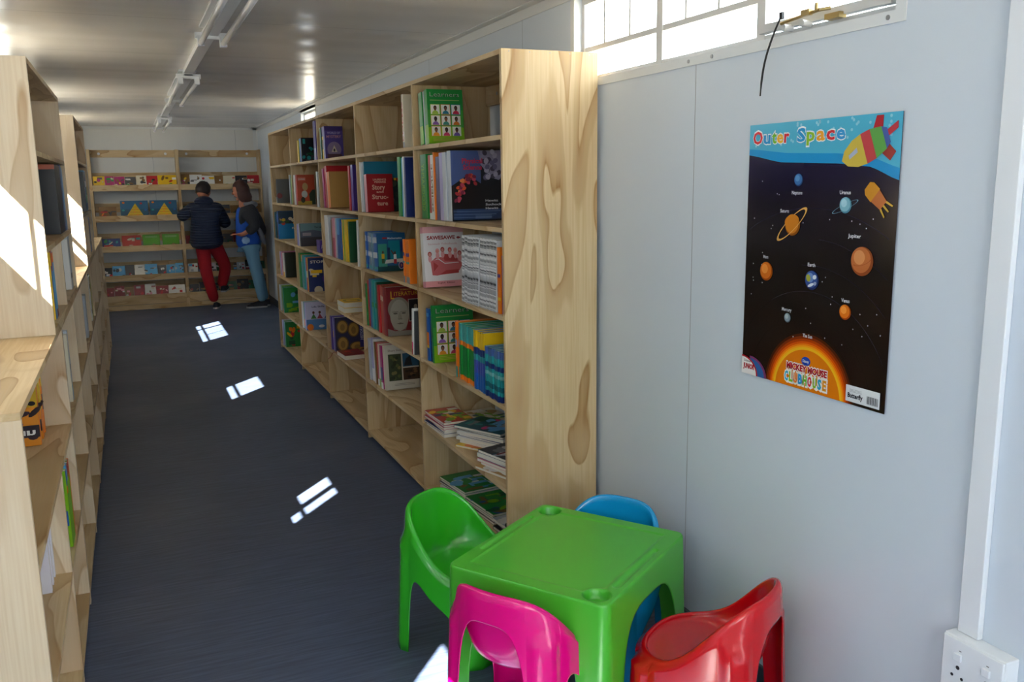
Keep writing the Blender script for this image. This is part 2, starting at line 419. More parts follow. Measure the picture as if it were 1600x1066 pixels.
for i in range(5):
    a = DIV[i]+(PT if i == 0 else PT/2); b = DIV[i+1]-(PT if i == 4 else PT/2)
    part('top_panel', M['wood_shelf'], (BX, DIV[i]+(PT if i == 0 else 0), H-PT), (BX+BD, DIV[i+1]-(PT if i == 4 else 0), H))
    for j in range(6):
        part('shelf', M['wood_shelf'], (BX, a, SH[j]-PT), (BX+BD, b, SH[j]))
    part('cleat', M['wood_shelf'], (BX+BD-.02, a, H-PT-.09), (BX+BD, b, H-PT))
    sc_ = MB(); sc_.cyl((BX+BD-.022-P0.x, b-.14-P0.y, 1.94), (BX+BD-.02-P0.x, b-.14-P0.y, 1.94), .008); sc_.build('screw', M['steel'], bc)
mb = MB()
for q in range(5): mb.cyl((.03+q*.08, -.0005, H-.009), (.03+q*.08, .0005, H-.009), .0022, n=8)
mb.build('screw', M['steel'], bc)

# ------------------------------------------------------------------ left bookcases
LX = -0.25; LD = 0.38
LH = 1.066; LT = 1.945
LROWS = [1.0484, 0.7043, 0.3759, 0.0483]
LDIV = [2.105, 2.87, 3.455, 4.20, 4.93, 5.70, 6.35, 7.10, 7.85, 8.60, 9.30]
def low_unit(i0, i1, label):
    y0 = LDIV[i0]; y1 = LDIV[i1]
    r = thing('low_bookcase', label, 'bookcase', (LX, y0, 0), group='low bookcases along the left wall'); org = Vector((LX, y0, 0))
    kw = dict(parent=r, org=org)
    for i in range(i0, i1+1):
        y = LDIV[i]
        if i == i0: a, b, nm = y, y+PT, 'side_panel'
        elif i == i1: a, b, nm = y-PT-.001, y-.001, 'side_panel'
        else: a, b, nm = y-PT/2, y+PT/2, 'divider'
        part(nm, M['wood_left'], (LX-LD, a, 0), (LX, b, LROWS[1]-PT if i == 1 else LH-PT), **kw)
    part('top_panel', M['wood_shelf'], (LX-LD, y0, LH-PT), (LX, y1-.001, LH), **kw)
    for i in range(i0, i1):
        a = LDIV[i]+(PT if i == i0 else PT/2); b = LDIV[i+1]-(PT+.001 if i == i1-1 else PT/2)
        for z in LROWS[1:]:
            if i0 == 0 and z == LROWS[1]:
                if i == 0: part('shelf', M['wood_shelf'], (LX-LD, a, z-PT), (LX, LDIV[2]-PT-.001, z), **kw)
                continue
            part('shelf', M['wood_shelf'], (LX-LD, a, z-PT), (LX, b, z), **kw)
low_unit(0, 2, 'low plywood bookcase nearest the camera, its top partly sunlit')
low_unit(2, 5, 'low plywood bookcase on the left carrying the nearer tall box unit')
low_unit(5, 8, 'low plywood bookcase on the left carrying the farther tall box unit')
low_unit(8, 10, 'low plywood bookcase farthest down the left wall')
def tall_unit(y0, y1, ymid, zs, top, label):
    r = thing('upper_bookcase', label, 'bookcase', (LX, y0, LH), group='box units standing on the low bookcases'); org = Vector((LX, y0, LH))
    kw = dict(parent=r, org=org)
    part('side_panel', M['wood_left'], (LX-LD, y0, LH), (LX, y0+PT, top), **kw)
    part('side_panel', M['wood_left'], (LX-LD, y1-PT, LH), (LX, y1, top), **kw)
    part('top_panel', M['wood_shelf'], (LX-LD, y0+PT, top-PT), (LX, y1-PT, top), **kw)
    for z in zs: part('shelf', M['wood_shelf'], (LX-LD, y0+PT, z-PT), (LX, y1-PT, z), **kw)
    part('base_panel', M['wood_shelf'], (LX-LD, y0+PT, LH), (LX, y1-PT, LH+PT), **kw)
    part('divider', M['wood_left'], (LX-LD, ymid-PT/2, LH+PT), (LX, ymid+PT/2, zs[-1]-PT), **kw)
tall_unit(3.19, 4.62, 3.87, [1.66, 1.35], 1.945, 'tall plywood box unit with black books, nearer of two on the left')
tall_unit(5.93, 7.30, 6.6, [1.70, 1.375], 1.962, 'tall plywood box unit with a sunlit end, farther of two on the left')

# ------------------------------------------------------------------ books
BAYN = ['nearest', 'second', 'middle', 'fourth', 'farthest']
ROWN = ['top', 'second', 'third', 'fourth', 'fifth', 'bottom']
ORD = ['first', 'second', 'third', 'fourth', 'fifth', 'sixth', 'seventh', 'eighth', 'ninth', 'tenth', 'eleventh', 'twelfth', 'thirteenth', 'fourteenth', 'fifteenth', 'sixteenth', 'seventeenth', 'eighteenth', 'nineteenth', 'twentieth']
Cc = {'green': '1c8a3a', 'dark green': '0f5230', 'lime': '7cb518', 'teal': '2a9a9a', 'dark teal': '125a66', 'blue': '1f5fae', 'dark blue': '1b2f6e', 'light blue': '5aa9dc',
      'lilac': 'a9a3d0', 'purple': '4b2f8f', 'white': 'e9e7e2', 'cream': 'ddd3bb', 'grey': '8d9094', 'dark grey': '4a4b4d', 'black': '15151a', 'red': 'c01f26', 'dark red': '8a1a22',
      'orange': 'ef7d1a', 'yellow': 'f0c21c', 'pink': 'e39aa6', 'hot pink': 'e0337f', 'brown': '86602f', 'copper': 'b0553a', 'silver': 'b9c0c8', 'magenta': 'b0246e', 'tan': 'b88c4a'}
def K(n): return hx(Cc.get(n, n))

def upright_book(label, loc, sx, th, h, d, col, bands=(), art=None, lean=0, group=None, rz=0, hard=.0016, pages=True, face=None, spine_text=None, name='book', wrap=False):
    """origin = bottom spine corner on the far side; +y far, thickness towards -y; spine faces the aisle"""
    if lean < 0: loc = (loc[0], loc[1], loc[2]+th*math.sin(-lean))
    r = thing(name, label, 'book', loc, (-lean, 0, rz), group)
    mb = MB(); c = hard; cc = K(col); fc = K(face) if face else cc
    def X(v): return sx*v
    # boards
    mb.box((X(c), -c, 0), (X(d), 0, h), cc)
    segs = sorted(set([0.0, 1.0]+[b[0] for b in bands]+[b[1] for b in bands]))
    for z0, z1 in (zip(segs[:-1], segs[1:]) if wrap else ((0, 1),)):
        k = fc
        for b in bands:
            if wrap and b[0] <= (z0+z1)/2 <= b[1]: k = K(b[2])
        mb.box((X(c), -th, z0*h), (X(d), -th+c, z1*h), k)
    for z0, z1 in zip(segs[:-1], segs[1:]):
        k = cc
        for b in bands:
            if b[0] <= (z0+z1)/2 <= b[1]: k = K(b[2])
        # slightly rounded spine
        vs = []; n = 4
        for zz in (z0*h, z1*h):
            for i in range(n+1):
                t = i/n; vs.append((X(c-(c*1.0)*math.sin(math.pi*t)**.5 if 0 < i < n else c), -th*t, zz))
        fs = [(i, i+1, i+n+2, i+n+1) for i in range(n)]
        fs += [tuple(range(n, -1, -1)), tuple(range(n+1, 2*n+2))]
        mb.add(vs, fs, k)
    if spine_text:
        fr = (Vector((X(-.0004), -th*.25, h*.12)), Vector((0, 0, 1)), Vector((0, -1, 0)) if sx > 0 else Vector((0, -1, 0)), Vector((-sx, 0, 0)))
        mb.text(fr, spine_text[0], 0, 0, h*.74, th*.5, K(spine_text[1]), 1)
    if art:
        fr = (Vector((X(0.001), -th-.0002, 0)), Vector((sx, 0, 0)), Vector((0, 0, 1)), Vector((0, -1, 0)))
        art(mb, fr, d, h)
    mb.build('cover', M['print'], r)
    if pages:
        pb = MB(); pb.box((X(c+.0005), -th+c, .002), (X(d-.003), -c, h-.002)); pb.build('page_block', M['paper'], r)
    return r

def rnd_art(seed, pal, n=14, title=None, tcol='white', border=None):
    def art(mb, fr, w, h):
        rn = random.Random(seed); L = 1
        if border: mb.rect(fr, 0, 0, w, h, K(border), L); L += 1
        for i in range(n):
            col = K(rn.choice(pal)); u = rn.uniform(.02, .8)*w; v = rn.uniform(.02, .8)*h
            if rn.random() < .5: mb.ell(fr, u+.05*w, v, w*rn.uniform(.06, .2), h*rn.uniform(.04, .13), col, L+i*.08, 12, rn.uniform(0, 3))
            else: mb.rect(fr, u, v, min(w*.98, u+w*rn.uniform(.15, .5)), min(h*.98, v+h*rn.uniform(.04, .2)), col, L+i*.08)
        if title: mb.text(fr, title, w*.1, h*.84, w*.8, h*.08, K(tcol), L+n*.15+1)
    return art
def portraits(mb, fr, w, h):
    mb.rect(fr, 0, 0, w, h, K('lime'), 0.4); mb.rect(fr, 0, h*.3, w, h, hx('3f9a3a'), .7); mb.rect(fr, 0, h*.62, w, h, K('green'), 1)
    mb.text(fr, 'Learners', w*.07, h*.86, w*.82, h*.085, hx('23402c'), 2); mb.text(fr, 'Learners', w*.08, h*.865, w*.82, h*.085, hx('b9c4b0'), 2.6, bold=-.01)
    mb.rect(fr, w*.08, h*.79, w*.9, h*.805, hx('9fb36a'), 2)
    shirt = ['a9c34a', '2f7f97', 'd22b4e', '8b5fb0', '3f8f83', 'e07a2c', 'e8962a', 'd23f68', '6d55a4']
    skin = ['6a4028', '7c4a2e', '5a3422', '3e2517', '8a5637', '6a4028', '8a5637', '4a2c1c', '5a3422']
    for k in range(9):
        i, j = k % 3, k//3
        u0 = w*(.09+i*.29); v0 = h*(.545-j*.2)
        mb.rect(fr, u0-w*.012, v0-h*.008, u0+w*.252, v0+h*.178, hx(['b9cf3c', 'e5742a', '3c7fb5', 'e5c12a', 'd23f3f', '6fa33c', 'e58d2a', 'd2c52a', '7ac23c'][k]), 2)
        mb.rect(fr, u0, v0, u0+w*.24, v0+h*.17, hx('ece9e2'), 2.6)
        mb.ell(fr, u0+w*.12, v0+h*.001, w*.09, h*.065, hx(shirt[k]), 3.2, 16, 0, 0, math.pi)
        mb.ell(fr, u0+w*.12, v0+h*.115, w*.045, h*.042, hx('1c1310'), 3.6, 14)
        mb.ell(fr, u0+w*.12, v0+h*.098, w*.036, h*.036, hx(skin[k]), 4.2, 14)
    for k in range(3): mb.rect(fr, w*.12, h*(.05+k*.025), w*.85, h*(.058+k*.025), hx('c9b25c'), 2)
def physics(mb, fr, w, h):
    mb.rect(fr, 0, 0, w, h, hx('17151c'), .6)
    mb.rect(fr, 0, h*.5, w*.55, h, hx('4c5f93'), 1); mb.poly(fr, [(w*.5, h), (w, h), (w, h*.55), (w*.72, h*.62), (w*.55, h*.8)], hx('9a94ad'), 1)
    rn = random.Random(4)
    for k in range(26): mb.ell(fr, w*rn.uniform(.6, .98), h*rn.uniform(.6, .98), w*.05, h*.035, hx(rn.choice(['b7b0c4', '6d6684', '4a4152', 'c8c3d2'])), 1.4+k*.05, 10, rn.uniform(0, 3))
    mb.poly(fr, [(0, h*.2), (0, h*.5), (w*.2, h*.6), (w*.32, h*.66), (w*.46, h*.58), (w*.6, h*.5), (w*.75, h*.48), (w, h*.66), (w, h*.1), (w*.5, h*.05)], hx('1a1518'), 3)
    for k in range(34):
        t = rn.random(); mb.ell(fr, w*(.08+.34*t+rn.uniform(-.03, .05)), h*(.3+.36*math.sin(2.1*t)*.9+rn.uniform(-.07, .04)), w*.03, h*.035, hx(rn.choice(['d9542f', 'b03038', 'e88a4c', '7d2740', 'c2475e'])), 3.5+k*.05, 9, rn.uniform(0, 3))
    for k in range(30): mb.rect(fr, w*rn.uniform(0, .5), h*rn.uniform(.01, .16), w*rn.uniform(.4, .95), h*(rn.uniform(.01, .16)+.012), hx(rn.choice(['3d5684', '5b7196', '2a3a62', '7b8daa'])), 5.4+k*.05) if k % 2 else None
    for k in range(7): mb.rect(fr, w*.02, h*(.02+.022*k), w*(.7+.04*k), h*(.03+.022*k), hx(['33507f', '5f789f'][k % 2]), 7)
    mb.text(fr, 'Physical', w*.2, h*.82, w*.38, h*.07, hx('c8314d'), 8, .03); mb.text(fr, 'Science', w*.22, h*.73, w*.35, h*.07, hx('c8314d'), 8, .03)
    for k, s in enumerate(('Hewitt', 'Suchocki', 'Hewitt')): mb.text(fr, s, w*.62, h*(.27-k*.055), w*(.24 if k != 1 else .32), h*.032, hx('e6e6ea'), 8, .02)
def sawe(mb, fr, w, h):
    mb.rect(fr, 0, 0, w, h, hx('ece6e4'), .5); mb.rect(fr, 0, 0, w, h*.1, hx('e59a9c'), 1); mb.rect(fr, 0, h*.9, w, h, hx('e8abab'), 1)
    mb.text(fr, 'SAWESAWE', w*.09, h*.79, w*.7, h*.06, hx('a43a38'), 2, .04); mb.rect(fr, w*.83, h*.8, w*.93, h*.82, hx('a43a38'), 2)
    mb.ell(fr, w*.87, h*.81, w*.035, h*.02, hx('a43a38'), 2.4)
    mb.text(fr, 'Incwadi Yokufunda', w*.12, h*.7, w*.72, h*.035, hx('dcb9b8'), 2)
    c1, c2, c3 = hx('d2696a'), hx('b9403c'), hx('e5a3a2')
    mb.poly(fr, [(w*.18, h*.2), (w*.15, h*.42), (w*.3, h*.5), (w*.85, h*.46), (w*.95, h*.36), (w*.86, h*.26), (w*.3, h*.19)], c1, 2)
    mb.poly(fr, [(w*.5, h*.43), (w*.45, h*.55), (w*.82, h*.52), (w*.82, h*.42)], c2, 3); mb.poly(fr, [(w*.22, h*.26), (w*.22, h*.42), (w*.34, h*.35)], c2, 3)
    mb.poly(fr, [(w*.35, h*.2), (w*.52, h*.27), (w*.84, h*.28), (w*.84, h*.22)], c2, 3); mb.poly(fr, [(w*.2, h*.44), (w*.34, h*.46), (w*.5, h*.38), (w*.85, h*.39), (w*.85, h*.4), (w*.5, h*.395), (w*.35, h*.475)], hx('ece6e4'), 3.4)
    for (u, v, k) in ((.14, .55, c2), (.33, .6, c3), (.46, .62, c2), (.64, .61, c2), (.78, .6, c3), (.88, .55, c2)):
        mb.ell(fr, w*u, h*(v-.08), w*.045, h*.06, c3, 3.6, 14); mb.ell(fr, w*u, h*v, w*.05, h*.042, k, 4, 14); mb.ell(fr, w*u, h*(v-.008), w*.033, h*.028, hx('d98f83'), 4.6, 12)
    mb.text(fr, 'English  Edition', w*.3, h*.055, w*.42, h*.025, hx('8c3a3a'), 3)
def story(mb, fr, w, h):
    mb.rect(fr, 0, 0, w, h, hx('a3151f'), .5)
    c = hx('e3b7a0')
    for s, u, v, ww, hh in (('LAURENCE', .25, .83, .5, .05), ('PERRINE', .3, .765, .44, .05), ('Story', .2, .59, .5, .13), ('and', .36, .5, .27, .06), ('Struc-', .18, .34, .62, .12), ('ture', .36, .17, .42, .11)):
        mb.text(fr, s, w*u, h*v, w*ww, h*hh, c, 2, .03)
def tealcover(mb, fr, w, h):
    mb.rect(fr, 0, 0, w, h, hx('16343c'), .5); mb.rect(fr, 0, h*.66, w, h, hx('1c7d9c'), 1)
    rn = random.Random(9)
    for k in range(22): mb.ell(fr, w*rn.uniform(.06, .95), h*rn.uniform(.05, .6), w*.08, h*.05, hx(rn.choice(['24443e', '3b5248', '111d20', '4d5b4e'])), 1.4+k*.05, 10, rn.uniform(0, 3))
    mb.rect(fr, w*.74, h*.62, w*.8, h*.67, K('yellow'), 3); mb.rect(fr, w*.81, h*.6, w*.94, h*.67, K('red'), 3)
def grade3(mb, fr, w, h):
    mb.rect(fr, 0, 0, w, h, hx('1d5e8e'), .5); mb.rect(fr, w*.0, h*.0, w, h*.14, hx('0e4a4f'), 1); mb.rect(fr, w*.04, h*.12, w*.34, h*.72, hx('3a9a86'), 1)
    mb.rect(fr, w*.4, h*.3, w*.8, h*.8, hx('0f8ea3'), 1.4); mb.rect(fr, w*.36, h*.25, w*.45, h*.62, hx('14365e'), 1.8); mb.rect(fr, w*.82, h*.5, w, h*.78, hx('2b3d8a'), 1.4)
    mb.text(fr, 'Mathematics', w*.38, h*.84, w*.5, h*.05, hx('e8e8ee'), 2); mb.rect(fr, w*.2, h*.85, w*.36, h*.89, K('red'), 2)
    mb.poly(fr, [(w*.25, h*.2), (w*.95, h*.24), (w*.9, h*.32), (w*.3, h*.3)], hx('cfd3cc'), 2)
    for u, v, sh in ((.2, .5, 'd9b22a'), (.62, .48, 'e9e9ea')):
        mb.ell(fr, w*u, h*v, w*.03, h*.04, hx('5a3422'), 3, 12); mb.rect(fr, w*(u-.05), h*(v-.17), w*(u+.05), h*(v-.04), hx(sh), 2.6); mb.rect(fr, w*(u-.05), h*(v-.29), w*(u+.05), h*(v-.17), hx('b02a35' if u > .4 else '3d5a36'), 2.6)
    mb.poly(fr, [(w*.57, h*.42), (w*.47, h*.54), (w*.49, h*.56), (w*.6, h*.45)], hx('5a3422'), 3)
    mb.ell(fr, w*.83, h*.14, w*.1, h*.1, hx('c9c4da'), 3, 24); mb.ell(fr, w*.83, h*.14, w*.08, h*.08, hx('3d2b72'), 3.4, 24); mb.text(fr, '3', w*.8, h*.11, w*.06, h*.065, hx('e08a6a'), 4, .03)
def literature(mb, fr, w, h):
    mb.rect(fr, 0, 0, w, h, hx('77141d'), .5)
    mb.text(fr, 'ELEMENTS OF', w*.4, h*.93, w*.4, h*.025, hx('c9a24a'), 2); mb.text(fr, 'L', w*.12, h*.76, w*.1, h*.16, hx('d0a62a'), 2, .01); mb.text(fr, 'ITERATURE', w*.22, h*.82, w*.72, h*.085, hx('d0a62a'), 2, .0)
    mb.poly(fr, [(0, 0), (0, h*.16), (w*.2, h*.1), (w*.6, h*.1), (w, h*.04), (w, 0)], hx('8d867a'), 1)
    g1, g2, g3 = hx('a39d8e'), hx('7d776a'), hx('5c564b')
    mb.ell(fr, w*.33, h*.55, w*.3, h*.24, hx('8a8474'), 1.4, 28); mb.ell(fr, w*.34, h*.42, w*.26, h*.32, g1, 1.9, 28); mb.poly(fr, [(w*.18, h*.12), (w*.5, h*.12), (w*.56, h*.25), (w*.12, h*.25)], g2, 1.7)
    for u in (.23, .46): mb.ell(fr, w*u, h*.46, w*.06, h*.018, g3, 2.4, 14); mb.poly(fr, [(w*(u-.09), h*.5), (w*(u+.08), h*.5), (w*(u+.08), h*.485), (w*(u-.09), h*.485)], g2, 2.4)
    mb.poly(fr, [(w*.32, h*.48), (w*.38, h*.48), (w*.41, h*.34), (w*.29, h*.34)], hx('918b7c'), 2.5); mb.rect(fr, w*.3, h*.335, w*.41, h*.345, g3, 2.8)
    mb.poly(fr, [(w*.24, h*.25), (w*.35, h*.27), (w*.46, h*.25), (w*.35, h*.232)], hx('6d6355'), 2.6)
    mb.rect(fr, w*.6, h*.28, w*.98, h*.74, hx('d8d0c0'), 3); mb.rect(fr, w*.61, h*.29, w*.97, h*.73, hx('1c1513'), 3.4)
    mb.ell(fr, w*.8, h*.58, w*.05, h*.05, hx('9a8a76'), 4, 14); mb.poly(fr, [(w*.72, h*.33), (w*.72, h*.5), (w*.8, h*.58), (w*.9, h*.48), (w*.86, h*.33)], hx('857561'), 3.8)
def photocover(mb, fr, w, h):
    mb.rect(fr, 0, 0, w, h, hx('cdc6b6'), .5); mb.rect(fr, w*.1, h*.2, w*.48, h*.8, hx('39432a'), 1); mb.rect(fr, w*.52, h*.5, w, h*.8, hx('2b5875'), 1); mb.rect(fr, w*.52, h*.2, w, h*.47, hx('4b3320'), 1)
    rn = random.Random(3)
    for k in range(16): mb.ell(fr, w*rn.uniform(.15, .43), h*rn.uniform(.25, .75), w*.05, h*.04, hx(rn.choice(['596134', '2a2f1c', '7b7143'])), 1.3+k*.06, 10)
    for k in range(8): mb.ell(fr, w*rn.uniform(.6, .92), h*rn.uniform(.25, .43), w*.06, h*.03, hx(rn.choice(['7b5a3a', '2b1d14'])), 1.3+k*.06, 10)
    mb.poly(fr, [(w*.55, h*.52), (w*.62, h*.68), (w*.75, h*.75), (w*.8, h*.52)], hx('1c2026'), 2.4)
    mb.text(fr, 'Short Stories', w*.1, h*.86, w*.5, h*.05, hx('8a7a6a'), 2)
    for k in (0, 1): mb.rect(fr, w*.25, h*(.09+k*.03), w*.85, h*(.1+k*.03), hx('8d867a'), 2)
def pharaoh(mb, fr, w, h):
    mb.rect(fr, 0, 0, w, h, hx('2c2a4a'), .5)
    for (u, v, ru, rv) in ((.25, .72, .2, .2), (.62, .62, .2, .22), (.24, .22, .2, .22), (.72, .12, .26, .14)):
        mb.ell(fr, w*u, h*v, w*ru, h*rv, hx('6e5228'), 1.2, 24); mb.ell(fr, w*u, h*v, w*ru*.8, h*rv*.85, hx('b48c45'), 1.8, 24); mb.ell(fr, w*u, h*(v-.02), w*ru*.4, h*rv*.5, hx('8d6a35'), 2.4, 18)
    mb.rect(fr, w*.82, h*.08, w*.98, h*.85, hx('2a2a7c'), 3); mb.text(fr, 'HISTORY', w*.93, h*.3, h*.4, w*.09, hx('d5d5e8'), 4, .02, rot=math.pi/2)
def purplecat(mb, fr, w, h):
    mb.rect(fr, 0, 0, w, h, hx('4a3a86'), .5); mb.rect(fr, 0, h*.86, w, h, hx('35246c'), 1); mb.text(fr, 'WORLD OF', w*.15, h*.76, w*.7, h*.07, hx('a8a0d2'), 2); mb.text(fr, 'MYSTERY', w*.1, h*.64, w*.8, h*.08, hx('c08a90'), 2)
    mb.ell(fr, w*.5, h*.28, w*.38, h*.24, hx('8a7896'), 1.4, 24); mb.poly(fr, [(w*.35, h*.2), (w*.5, h*.42), (w*.66, h*.2)], hx('d8cbb0'), 2); mb.ell(fr, w*.5, h*.26, w*.05, h*.05, hx('2b2030'), 2.6, 14); mb.rect(fr, w*.1, h*.02, w*.9, h*.14, hx('4b2a35'), 2.8)
def kids_lilac(mb, fr, w, h):
    mb.rect(fr, 0, 0, w, h, hx('c6c4df'), .5); mb.rect(fr, 0, 0, w, h*.38, hx('4f80bd'), 1); mb.text(fr, 'Life Skills', w*.25, h*.8, w*.5, h*.06, hx('54507c'), 2)
    for u, s in ((.3, '3e7a3a'), (.55, '9c3a52'), (.85, '3e5a96')):
        mb.poly(fr, [(w*(u-.12), h*.4), (w*(u+.12), h*.4), (w*u, h*.58)], hx(s), 1.6); mb.ell(fr, w*u, h*.62, w*.05, h*.05, hx('5a3422'), 2.2, 14)
    mb.ell(fr, w*.15, h*.1, w*.13, h*.12, K('orange'), 2.6, 18); mb.ell(fr, w*.6, h*.12, w*.12, h*.05, hx('d5d9e2'), 2.6, 18)
def boxboy(mb, fr, w, h):
    mb.rect(fr, 0, 0, w, h*.55, hx('1283c4'), .8); mb.rect(fr, 0, h*.55, w, h, hx('1d3b52'), .8)
    rn = random.Random(12)
    for k in range(14): mb.ell(fr, w*rn.uniform(.1, .9), h*rn.uniform(.55, .75), w*.09, h*.06, hx(rn.choice(['d9b02a', '2a5c3a', 'c23a2a', '2e3f6a', 'e0d8c0'])), 1.3+k*.07, 10)
    mb.text(fr, 'Fun', w*.6, h*.35, w*.2, h*.07, K('white'), 3)
def chef(mb, fr, w, h):
    mb.rect(fr, 0, 0, w, h, hx('c04a28'), .5); mb.rect(fr, w*.05, h*.8, w*.5, h*.92, hx('d9735a'), 1); mb.text(fr, 'COOKING', w*.08, h*.83, w*.38, h*.05, K('white'), 2)
    mb.poly(fr, [(w*.7, 0), (w*.65, h*.35), (w*.85, h*.5), (w, h*.5), (w, 0)], hx('2c3f2a'), 1); mb.ell(fr, w*.45, h*.6, w*.16, h*.13, hx('caa36a'), 1.4); mb.ell(fr, w*.4, h*.35, w*.17, h*.12, hx('c9cec6'), 1.8)
    mb.rect(fr, 0, 0, w*.8, h*.12, hx('b9982f'), 2.2); mb.ell(fr, w*.3, h*.16, w*.12, h*.1, hx('3a3a20'), 2.6)
def landscape(mb, fr, w, h):
    mb.rect(fr, 0, 0, w, h, hx('46424a'), .5); mb.rect(fr, 0, h*.6, w, h, hx('6f9296'), 1); mb.poly(fr, [(0, h*.4), (0, h*.66), (w*.5, h*.72), (w, h*.6), (w, h*.4)], hx('5b6275'), 1.5); mb.rect(fr, w*.08, h*.46, w*.42, h*.6, hx('a79aa3'), 2); mb.text(fr, 'The Land', w*.55, h*.8, w*.35, h*.08, hx('33464c'), 2)

def run(bay, row, y, items, lean=0., xoff=.012, side=1):
    """fill one shelf from far (left in the photo) to near; y = far end"""
    k = 0
    for it in items:
        if it[0] == 'gap': y -= it[1]; continue
        if it[0] == 'lean': lean = it[1]; continue
        n, th, h, d, col = it[:5]; o = it[5] if len(it) > 5 else {}
        for q in range(n):
            desc = o.get('desc', ('thick ' if th > .03 else ('thin ' if th < .012 else ''))+col+' book')
            lab = '%s, %s from left, %s shelf, %s bay, right bookcase' % (desc, ORD[min(k, 19)], ROWN[row], BAYN[bay])
            oo = {a: b for a, b in o.items() if a not in ('desc', 'x', 'last', 'dx', 'lean')}
            if o.get('last') and q < n-1: oo.pop('art', None)
            ln = o.get('lean', lean); hh = h*(1-.012*((q*7+k*3) % 3))
            xx = BX+xoff+o.get('x', 0)+(.003*((k*5) % 3))
            upright_book(lab, (xx, y, SH[row]+.0008), 1, th*.97, hh, d, col, lean=ln, group='books on the %s shelf of the %s bay' % (ROWN[row], BAYN[bay]), **oo)
            y -= th/math.cos(ln); k += 1
    return y
Lr = math.radians
# ---- nearest bay
run(0, 0, 3.925, [(1, .05, .232, .165, 'green', dict(bands=[(0, .35, 'lime')], desc='thick green book')), (1, .02, .235, .16, 'white', dict(desc='white book')), (1, .014, .235, .16, 'teal', dict(bands=[(0, .3, 'lime')], desc='green book with pale spine')),
                  (1, .045, .238, .168, 'green', dict(bands=[(0, .35, 'lime')], art=portraits, desc='green book with nine portraits'))], lean=Lr(5))
run(0, 1, 3.935, [(1, .085, .29, .2, 'green', dict(spine_text=('GEOGRAPHY', 'lime'))), ('gap', .01), (1, .04, .285, .2, 'red', dict(bands=[(.0, .1, 'white')])), (1, .05, .285, .2, 'white', dict(spine_text=('SCIENCE', 'brown'))),
                  (1, .012, .295, .2, 'orange'), (1, .06, .275, .2, 'dark blue'), (1, .05, .29, .2, 'lilac'), (1, .045, .29, .2, 'silver', dict()), (1, .05, .295, .245, 'silver', dict(art=physics, face='black', desc='large science book with volcano cover')),
                  ], lean=Lr(1.5))
run(0, 2, 3.955, [(1, .045, .283, .2, 'white', dict(bands=[(0, .1, 'pink'), (.9, 1, 'pink')], art=sawe, desc='white and pink book with train picture'))], lean=Lr(6))
def striped(y0, n, th, seed):
    for k in range(n):
        rn = random.Random(77); jt = random.Random(seed+k).uniform(-.012, .012); b = []; z = 0.
        while z < .98:
            t = rn.uniform(.008, .03); c_ = rn.choice(['c9cbcd', '8f9194', '55575b', 'dfe0e1', '33353a', 'b7b9bc', 'e6e6e6', 'd0d1d2', 'a0a2a5'])
            b.append((max(0, z+jt), min(1, z+t+jt), c_)); z += t
        upright_book('black and white striped booklet, %s from left, third shelf, nearest bay' % ORD[k+seed], (BX+.012, y0-k*th, SH[2]+.0008), 1, th*.95, .275, .19, 'e2e2e2', bands=b, lean=Lr(-4), group='striped booklets in the nearest bay')
striped(3.43, 6, .032, 1); striped(3.225, 5, .034, 7)
run(0, 2, 3.035, [(1, .03, .25, .19, 'orange', dict(bands=[(.55, .6, 'purple'), (.2, .25, 'yellow')], desc='orange book beside the end panel')), (1, .02, .22, .19, 'purple', dict(desc='purple book beside the end panel'))])
run(0, 3, 3.925, [(1, .035, .25, .17, 'blue', dict(bands=[(.3, .55, 'orange'), (.25, .3, 'yellow'), (.85, .92, 'light blue')])), (1, .02, .22, .16, 'dark blue'), ('gap', .016), ('lean', Lr(3)), (1, .03, .27, .2, 'green', dict(art=portraits, desc='green book with nine portraits')),
                  ('gap', .30), ('lean', 0), (2, .022, .245, .2, 'orange', dict(bands=[(.55, .68, 'lilac'), (0, .2, 'teal')], desc='orange reader'))], lean=0)
TG = [(0, .09, 'orange'), (.62, .7, 'orange'), (.7, 1, '49a8a0')]
run(0, 3, 3.475, [(2, .024, .245, .2, 'green', dict(bands=TG, wrap=True, desc='green reader with teal top')), ('gap', .004), (5, .024, .245, .2, 'green', dict(bands=TG, wrap=True, desc='green reader with teal top'))])
run(0, 3, 3.285, [(4, .030, .245, .2, 'blue', dict(wrap=True, bands=[(.72, 1, 'yellow'), (.6, .72, 'dark blue'), (.5, .6, 'teal'), (.28, .5, '3f4fa8')], desc='blue reader with yellow top'))], xoff=.005)
run(0, 3, 3.155, [(8, .020, .2, .17, 'teal', dict(wrap=True, bands=[(.0, .12, 'dark blue'), (.2, .3, 'dark teal'), (.45, .52, '7fb8b8'), (.6, .7, 'dark blue'), (.85, 1, '4a64a0')], desc='slim teal booklet', x=-.008))], xoff=.01)
